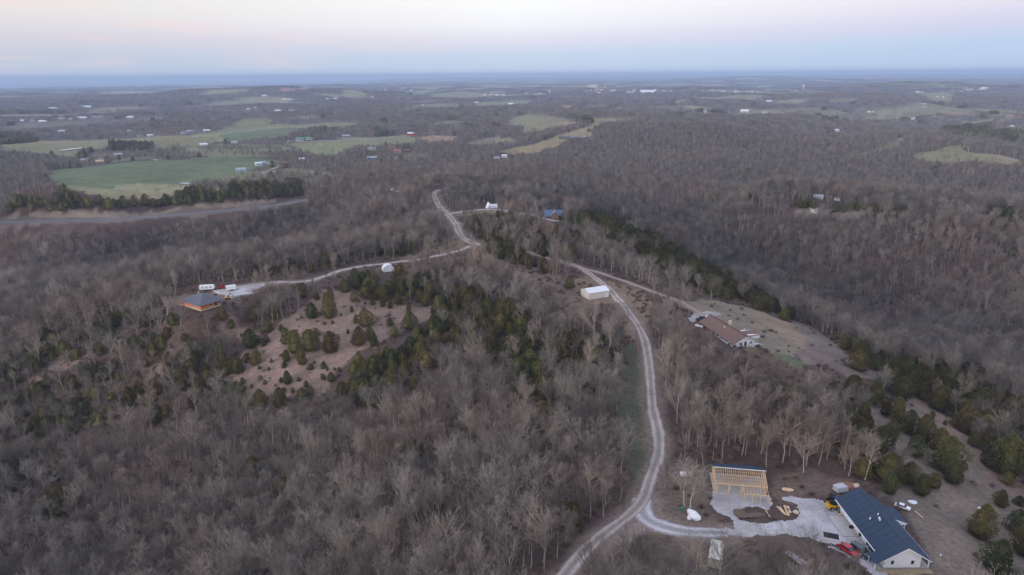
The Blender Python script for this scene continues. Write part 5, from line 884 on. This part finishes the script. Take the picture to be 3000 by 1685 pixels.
def scatter(name, label, pts, proto, tilt=.05):
    """pts: rows of x, y, z, turn, size, index"""
    pts = np.asarray(pts, float); n = len(pts); me = bpy.data.meshes.new(name); me.vertices.add(n); me.vertices.foreach_set('co', pts[:, :3].astype(np.float32).ravel())
    for nm, ty, dat in (('rot', 'FLOAT_VECTOR', np.stack([rs.normal(0, tilt, n), rs.normal(0, tilt, n), pts[:, 3]], 1)), ('scl', 'FLOAT_VECTOR', np.stack([pts[:, 4]*rs.uniform(.82, 1.2, n), pts[:, 4]*rs.uniform(.82, 1.2, n), pts[:, 4]*rs.uniform(.85, 1.15, n)], 1)), ('idx', 'INT', pts[:, 5].astype(np.int32))):
        a = me.attributes.new(nm, ty, 'POINT'); a.data.foreach_set('vector' if ty == 'FLOAT_VECTOR' else 'value', np.ascontiguousarray(dat).ravel())
    o = bpy.data.objects.new(name, me); COL.objects.link(o); o['kind'] = 'stuff'; o['label'] = label
    g = bpy.data.node_groups.new('grow_'+name, 'GeometryNodeTree'); g.interface.new_socket('Geometry', in_out='INPUT', socket_type='NodeSocketGeometry'); g.interface.new_socket('Geometry', in_out='OUTPUT', socket_type='NodeSocketGeometry')
    gi, go = g.nodes.new('NodeGroupInput'), g.nodes.new('NodeGroupOutput'); iop = g.nodes.new('GeometryNodeInstanceOnPoints'); ci = g.nodes.new('GeometryNodeCollectionInfo'); ci.inputs['Collection'].default_value = PROTO[proto]; ci.inputs['Separate Children'].default_value = True; ci.inputs['Reset Children'].default_value = True
    def at_(nm, ty): a = g.nodes.new('GeometryNodeInputNamedAttribute'); a.data_type = ty; a.inputs['Name'].default_value = nm; return a.outputs['Attribute']
    l = g.links.new; m2p = g.nodes.new('GeometryNodeMeshToPoints'); l(gi.outputs[0], m2p.inputs[0]); l(m2p.outputs[0], iop.inputs['Points']); l(ci.outputs[0], iop.inputs['Instance']); iop.inputs['Pick Instance'].default_value = True
    l(at_('idx', 'INT'), iop.inputs['Instance Index']); l(at_('rot', 'FLOAT_VECTOR'), iop.inputs['Rotation']); l(at_('scl', 'FLOAT_VECTOR'), iop.inputs['Scale']); l(iop.outputs[0], go.inputs[0])
    md = o.modifiers.new('grow', 'NODES'); md.node_group = g; return o

# where cedars grow: (chance, outline)
CEDARS = [(.93, [(30, 622), (60, 590), (200, 575), (330, 600), (400, 590), (560, 575), (700, 560), (880, 545), (895, 580), (700, 606), (480, 618), (330, 624), (200, 632), (80, 632)]),
 (.95, Z('830 690,930 672,1130 668,1155 740,1000 752,830 745', O1)), (.8, Z('480 765,560 745,650 745,660 800,500 815', O1)), (.55, Z('660 735,830 720,820 750,660 770', O1)), (.6, Z('0 640,280 650,280 700,0 705', O1)),
 (.42, [(1380, 652), (1530, 640), (1700, 690), (1745, 705), (1700, 765), (1600, 755), (1500, 742), (1395, 732)]), (.8, [(1392, 716), (1440, 716), (1540, 760), (1620, 790), (1600, 812), (1520, 790), (1440, 752)]), (.85, Z('1630 450,1790 480,1790 570,1700 560,1640 510', O5)),
 (.96, [(1610, 640), (1690, 640), (1740, 630), (1800, 640), (1900, 690), (2000, 740), (2130, 820), (2250, 890), (2360, 960), (2500, 1020), (2600, 1080), (2720, 1115), (2690, 1200), (2560, 1120), (2470, 1060), (2370, 1000), (2250, 930), (2150, 880), (2100, 872), (1960, 805), (1850, 735), (1750, 675)]),
 (.6, [(2600, 1060), (2720, 1060), (2850, 1100), (2960, 1180), (3060, 1240), (3060, 1400), (2980, 1400), (2850, 1290), (2740, 1200), (2650, 1150)]),
 (.82, [(960, 860), (960, 800), (1100, 775), (1190, 800), (1290, 850), (1300, 890), (1240, 910), (1180, 950), (1090, 930), (1000, 895)]), (.80, [(1215, 930), (1300, 885), (1420, 880), (1500, 930), (1545, 1000), (1580, 1120), (1620, 1260), (1560, 1230), (1500, 1110), (1400, 1020), (1300, 1010), (1210, 990)]),
 (.72, [(1000, 1070), (1180, 1000), (1290, 1040), (1220, 1140), (1080, 1200), (1000, 1180)]), (.5, [(1300, 860), (1500, 880), (1560, 960), (1700, 1000), (1800, 1080), (1750, 1110), (1600, 1080), (1480, 960)]),
 (.55, Z('1780 940,2050 920,2080 1080,1960 1130,1820 1090', O5)), (.45, [(0, 1050), (180, 960), (350, 920), (600, 950), (690, 1080), (720, 1180), (640, 1230), (400, 1250), (100, 1290), (0, 1270)]), (.22, [(900, 780), (1000, 740), (1300, 745), (1400, 800), (1300, 850), (1100, 830)]),
 (.42, [(2490, 1180), (2560, 1200), (2640, 1330), (2650, 1440), (2560, 1440), (2500, 1330)]), (.25, [(2380, 1080), (2560, 1150), (2600, 1320), (2450, 1300)]), (.35, [(0, 1290), (140, 1290), (240, 1500), (90, 1550), (0, 1450)]), (.2, [(700, 740), (1000, 760), (1000, 900), (720, 900)]),
 (.75, Z('820 1160,1010 1150,1010 1195,830 1195', O3)), (.7, Z('1110 1170,1500 1180,1700 1200,1690 1250,1400 1270,1130 1220', O3)), (.35, Z('440 1100,540 1110,760 1150,740 1210,520 1190', O3)), (.6, Z('2250 1180,2576 1200,2576 1330,2400 1330,2280 1260', O3)),
 (.85, Z('1000 485,1260 500,1260 522,1130 520', O3)), (.6, Z('1560 520,1740 500,1800 515,1600 535', O3)), (.7, Z('1930 590,2150 580,2576 640,2576 700,2100 640', O3)), (.85, Z('0 430,150 440,370 465,350 480,100 462', O3)), (.6, Z('1790 510,1880 510,1890 550,1830 545', O2)), (.5, Z('0 1290,500 1270,1000 1240,1050 1330,600 1340,0 1330', O1)), (.5, Z('0 460,500 470,480 478,0 476', O1))]
PT_COVER = [(np.array(P), k) for _, P, k in COVER]
ROAD_PX = [np.array(r[4]) for r in ROADS]
def px_dist(u, v, P):
    d = np.full(u.shape, 1e9)
    for a, b in zip(P[:-1], P[1:]):
        ab = b-a; t = np.clip(((u-a[0])*ab[0]+(v-a[1])*ab[1])/(ab@ab), 0, 1); d = np.minimum(d, np.hypot(u-a[0]-t*ab[0], v-a[1]-t*ab[1]))
    return d
rs = np.random.RandomState(3)
def stand(lo, hi, cell, ht=12.0, keep=1.0):
    """a jittered stand of trees between two distances, thinned where the land is open"""
    ys = np.arange(lo*.55, hi, cell); xs = np.arange(-hi*.86-60, hi*.86+60, cell); X, Y = np.meshgrid(xs, ys); X = X.ravel()+rs.uniform(-.5, .5, X.size)*cell*.95; Y = Y.ravel()+rs.uniform(-.5, .5, Y.size)*cell*.95
    r = np.hypot(X, Y); k = (np.abs(X) < Y*.84+55) & (r >= lo) & (r < hi) & (rs.rand(X.size) < keep); X, Y = X[k], Y[k]; Zg = H(X, Y); ok = np.ones(len(X), bool); u0_, v0_, D = project(X, Y, Zg); c = np.full(len(X), .012)
    for pr, P in CEDARS: c = np.maximum(c, inpoly(u0_, v0_, P)*pr)
    ev = rs.rand(len(X)) < c; ht = np.where(ev, 7.0, ht); u1_, v1_, _ = project(X, Y, Zg+ht*.5); u2_, v2_, _ = project(X, Y, Zg+ht*.9)
    q = rs.rand(len(X), 3)
    for P, kk in PT_COVER:
        bb = (u0_ > P[:, 0].min()-5) & (u0_ < P[:, 0].max()+5); i = np.where(bb & (v2_ < P[:, 1].max()) & (v0_ > P[:, 1].min()))[0]
        if not len(i): continue
        a = inpoly(u0_[i], v0_[i], P) & (q[i, 0] < kk); c = inpoly(u1_[i], v1_[i], P) & (q[i, 1] < kk*.92) & (kk > (.6 if lo > 1500 else .85)); e = inpoly(u2_[i], v2_[i], P) & (q[i, 2] < kk*(.95 if lo > 1500 else .8)) & (kk > (.6 if lo > 1500 else .94)); ok[i[a | c | e]] = False
    for P in KEEP:
        P = np.array(P)
        for uu, vv, pr in ((u0_, v0_, 1.0), (u1_, v1_, .96), (u2_, v2_, .93)): ok &= ~(inpoly(uu, vv, P) & (q[:, 0] < pr))
    for (nm, wd, *_), P in zip(ROADS, ROAD_PX):
        if nm == 'gravel_link': continue
        w_ = wd*F/np.maximum(D, 60)*.5
        for uu, vv, pr, ex in ((u0_, v0_, 1, 5), (u1_, v1_, .93, 2), (u2_, v2_, .9, 1)): ok &= ~((px_dist(uu, vv, P) < w_+ex) & (q[:, 1] < pr))
        ok &= ~(np.min(np.hypot(X[:, None]-RL[nm][None, ::3, 0], Y[:, None]-RL[nm][None, ::3, 1]), 1) < wd*.5+1.6) if len(X) < 90000 else ok
    for bx_, by_, br_ in ((79, 126, 14), (55, 145, 8.5), (38.5, 296, 7), (-142, 292, 12), (84.5, 248, 13)): ok &= np.hypot(X-bx_, Y-by_) > br_
    X, Y, Zg, u, v, D, ev, ht = X[ok], Y[ok], Zg[ok], u0_[ok], v0_[ok], D[ok], ev[ok], ht[ok]
    um, vm, _ = project(X, Y, Zg+ht*.5); ut, vt, _ = project(X, Y, Zg+ht*.85); hid = np.zeros(len(X))
    for pr, P in CEDARS: hid = np.maximum(hid, np.maximum(inpoly(um, vm, P), inpoly(ut, vt, P))*(pr if pr > .3 else pr*.6))
    g = ev | (rs.rand(len(X)) > np.where(hid > .9, .92, hid*.82))
    for bu, bv, bw, bD in BSPOT:
        if bD > lo*.8: g &= ~((np.abs(u-bu) < bw*.5+13*F/D*.25) & (v > bv-1) & (vt < bv-bw*.05) & (D < bD*1.02) & (rs.rand(len(X)) < .93))
    X, Y, Zg, u, v, D, ev = X[g], Y[g], Zg[g], u[g], v[g], D[g], ev[g]
    return X, Y, Zg, u, v, D, ev
def rows(X, Y, Zg, n, s0, s1): m = len(X); return np.stack([X, Y, Zg-.15, rs.uniform(0, 6.283, m), rs.uniform(s0, s1, m), rs.randint(0, n, m)], 1)

A = stand(75, 700, 4.05); B_ = stand(700, 1750, 5.4, 12, .97)
inframe = lambda u, v, D: (u > -10) & (u < 3010) & (v < 1760) & (v > 200) & (D > 60)
# -- nearest trees: each an object of its own
def pick(u, v, D, m, n): i = np.where(m & inframe(u, v, D))[0]; return i[np.argsort(D[i])][:n]
X, Y, Zg, u, v, D, ev = A
near_i = pick(u, v, D, ~ev, 300); used = np.zeros(len(X), bool); used[near_i] = True
def placed(root_name, me_pair, loc, rz, s, label, cat, group):
    t = thing(root_name, label, cat, loc, rz, group, s)
    t.scale = (s*rs.uniform(.85, 1.15), s*rs.uniform(.85, 1.15), s*rs.uniform(.88, 1.12)); t.rotation_euler = (rs.normal(0, .04), rs.normal(0, .04), rz)
    for nm, me in zip(('trunk', 'crown'), me_pair): o = bpy.data.objects.new(nm, me); COL.objects.link(o); o.parent = t
    return t
LOOK = ['tall straight bare grey tree', 'broad round crowned bare tree', 'tall narrow bare tree', 'small bare tree with dense twigs', 'wide spreading bare tree', 'tallest slender bare tree', 'short narrow bare tree', 'crooked wide limbed bare tree', 'low bushy bare tree', 'thin upright bare tree']
def where_is(x, y, u, v):
    if u > 1905 and v > 1520: return 'in the brush below the gravel yard', 'bare trees below the gravel yard'
    if u > 1905: return 'in the wood behind the unfinished frame', 'bare trees behind the unfinished frame'
    if v > 1450 and u > 1250: return 'beside the lower fork of the gravel road', 'bare trees beside the lower fork'
    if u > 1100: return 'on the wooded slope left of the gravel road', 'bare trees on the slope left of the road'
    return 'in the dark hollow below the bare glade', 'bare trees in the dark hollow'
for i in near_i:
    k = rs.randint(0, 10); w_, gname = where_is(X[i], Y[i], u[i], v[i]); placed('bare_tree', NEAR_ME[k], (X[i], Y[i], Zg[i]-.1), rs.uniform(0, 6.28), rs.uniform(.58, .92), LOOK[k]+' '+w_, 'tree', LOOK[k]+'s '+w_)
m = ~ev & ~used
scatter('woodland', 'leafless grey brown oak woodland covering the ridge and hollows', rows(X[m], Y[m], Zg[m], 10, .48, .9), 'near_trees')
# -- cedars: those read one by one off the photograph (x, y of the foot, width, all in an enlargement), then the nearest others
SPOTS = [('on the bare slope right of the long house', O9, '1750 470 140,1820 370 150,1700 300 170,1620 210 120,1530 170 80,1580 325 120,1500 500 190,1940 440 150,1990 590 200,2040 680 140,1890 710 120,1700 680 160,1800 770 130,2120 575 60,2400 860 90,2540 850 80,2240 1090 200,2500 1040 170,2360 1365 200,2570 1220 180,2450 690 90,2330 560 200,2440 620 230,2130 290 200,1930 130 190,2190 400 110,1560 760 120,1370 640 130,1160 380 120,1350 130 90,1290 210 80,1400 270 80,1880 195 45,1978 243 34'),
 ('on the bare glade below the log house', O4, '2025 830 90,2160 920 90,2070 733 100,1920 740 120,2360 722 110,2490 722 140,1690 740 70,1750 800 70,1890 950 110,1930 1075 80,1790 1140 100,2172 1222 75,2230 990 110,2350 970 150,2500 980 120,2442 1105 50,2280 1075 80,2165 1052 60,1370 1240 110,2012 908 50,1828 1225 50,1965 1188 35,2142 1285 40,2312 1247 40,2442 1190 35,2000 1222 30,2350 1112 55,2280 1345 100,1960 1380 120,2130 1400 120,1960 1110 28,2048 1062 22,2510 770 28,1900 1250 30,2030 1120 26'),
 ('at the edge of the reddish glade', O5, '130 930 100,215 880 90,400 862 85,520 802 130,370 782 60,250 945 70,350 1020 100,90 1140 90,190 782 140,690 690 40,700 725 40,2075 860 60,2080 900 60')]
gl_ = COVER[1][1]; gx0, gx1, gy0, gy1 = [f(q[k] for q in gl_) for k in (0, 1) for f in (min, max)]; gp = [(rs.uniform(gx0, gx1), rs.uniform(gy0, gy1)) for _ in range(240)]
gp = [q for q in gp if inpoly(np.array([q[0]]), np.array([q[1]]), gl_)[0] and vnoise(np.array([q[0]]), np.array([q[1]]), 45)[0] > -.12][:42]
SPOTS.append(('scattered over the bare glade below the log house', (0, 0), ','.join(f'{q[0]*2.576:.0f} {q[1]*2.576:.0f} {rs.choice([18, 24, 30, 42, 64]):.0f}' for q in gp)))
cn = 0
for where_, O, s in SPOTS:
    q = np.array([[float(a) for a in t.split()] for t in s.split(',')]); pu, pv = O[0]+q[:, 0]/2.576, O[1]+q[:, 1]/2.576; w3 = land(pu, pv); Dd = project(w3[:, 0], w3[:, 1], w3[:, 2])[2]
    for p, wd, dd in zip(w3, q[:, 2]/2.576, Dd):
        k = rs.randint(0, 4); wm = wd*dd/F; wr = (.34, .40, .30, .44)[k]; s_ = .84*wm/(2*wr*7.0*.92); tall = 'large' if s_ > .75 else 'middle sized' if s_ > .45 else 'small'
        placed('cedar_tree', CED_ME[k], (p[0], p[1], p[2]-.1), rs.uniform(0, 6.28), s_, f'{tall} rounded dark green cedar {where_}', 'cedar', f'{tall} cedars {where_}'); cn += 1
ced_i = pick(u, v, D, ev, 300-cn); usedc = np.zeros(len(X), bool); usedc[ced_i] = True
def cedar_where(u, v):
    if u > 2450: return 'around the slope behind the long house'
    if u > 1690 and v < 1100: return 'in the long cedar belt along the eastern slope'
    if u < 800: return 'in the left hand hollow among bare trees'
    return 'in the cedar grove in the middle of the wood'
for i in ced_i:
    k = rs.randint(0, 4); w_ = cedar_where(u[i], v[i]); placed('cedar_tree', CED_ME[k], (X[i], Y[i], Zg[i]-.1), rs.uniform(0, 6.28), rs.uniform(.7, 1.25), ('dense dark cedar ', 'broad olive cedar ', 'slim pointed cedar ', 'wide bushy cedar ')[k]+w_, 'cedar', ('dense dark cedars ', 'broad olive cedars ', 'slim pointed cedars ', 'wide bushy cedars ')[k]+w_)
m = ev & ~usedc; scatter('cedar_wood', 'dark green cedar stands on the slopes', rows(X[m], Y[m], Zg[m], 4, .5, 1.1), 'near_cedars')
X, Y, Zg, u, v, D, ev = B_
scatter('far_woodland', 'leafless woodland on the farther hills', rows(X[~ev], Y[~ev], Zg[~ev], 5, .55, .9), 'mid_trees'); scatter('far_cedar_wood', 'dark cedar belts beyond the ridge', rows(X[ev], Y[ev], Zg[ev], 3, .9, 1.7), 'mid_cedars')
# -- the open field edges carry single trees; beyond, patches of canopy
Cc = stand(1750, 5600, 17.5, 12, .96); X, Y, Zg, u, v, D, ev = Cc
dens = vnoise(X, Y, 300)*.6+vnoise(X, Y, 120)*.3; okc = (dens > -.30) & (rs.rand(len(X)) > glen(X, Y)*1.1)
scatter('plain_woodland', 'purple grey woods across the plain', rows(X[~ev & okc], Y[~ev & okc], Zg[~ev & okc], 5, .7, 1.0), 'patches', 0)
if (ev & okc).sum(): scatter('plain_pines', 'dark pine plantations on the plain', rows(X[ev & okc], Y[ev & okc], Zg[ev & okc], 2, .8, 1.1), 'pine_patches')
Dd_ = stand(5600, 15000, 90, 13, 1.0); X, Y, Zg, u, v, D, ev = Dd_
okd = (glen(X, Y) < .5) & ~((vnoise(X*0.8, Y*1.15+420*9, 420) > .22) & (D > 5600)) & ~((vnoise(X*0.8, Y*1.15+300*9, 300) > .29) & (D > 6500))
scatter('horizon_woodland', 'blue grey woods towards the horizon', rows(X[okd], Y[okd], Zg[okd], 4, .75, 1.05), 'wide_patches', 0)
# -- low brush on the forest floor and the glades
n_ = 26000; yy = rs.rand(n_)**.62*430+95; xx = (rs.rand(n_)*2-1)*(yy*.84+40); zz = H(xx, yy); uu, vv, _ = project(xx, yy, zz); okb = rs.rand(n_) < .9
for P in KEEP[:3]: okb &= ~inpoly(uu, vv, P)
for (nm, wd, *_), P in zip(ROADS, ROAD_PX): okb &= np.min(np.hypot(xx[:, None]-RL[nm][None, ::3, 0], yy[:, None]-RL[nm][None, ::3, 1]), 1) > wd*.5+2.2
for bx_, by_, br_ in ((79, 126, 13.5), (55, 145, 8), (38.5, 296, 6), (-142, 292, 11), (84.5, 248, 12)): okb &= np.hypot(xx-bx_, yy-by_) > br_
for _, P, k in COVER[:25]:
    if k >= .93: okb &= ~(inpoly(uu, vv, P) & (rs.rand(n_) < .88))
scatter('undergrowth', 'low leafless brown brush on the forest floor', rows(xx[okb], yy[okb], zz[okb]+.12, 3, .4, 1.05), 'bushes')

# ------------------------------------------------------------------ the air
hz = MB().box(-36000, 36000, -400, 34800, -700, 140).build('haze', bpy.data.materials.new('air')); hz['kind'] = 'stuff'; hz['label'] = 'thin blue evening haze over the plain'
am = hz.data.materials[0]; am.use_nodes = True; am.node_tree.nodes.clear(); pv_ = am.node_tree.nodes.new('ShaderNodeVolumePrincipled'); ao_ = am.node_tree.nodes.new('ShaderNodeOutputMaterial'); am.node_tree.links.new(pv_.outputs[0], ao_.inputs['Volume'])
pv_.inputs['Color'].default_value = (.44, .575, .82, 1); pv_.inputs['Density'].default_value = 8.8e-5; pv_.inputs['Anisotropy'].default_value = 0.0
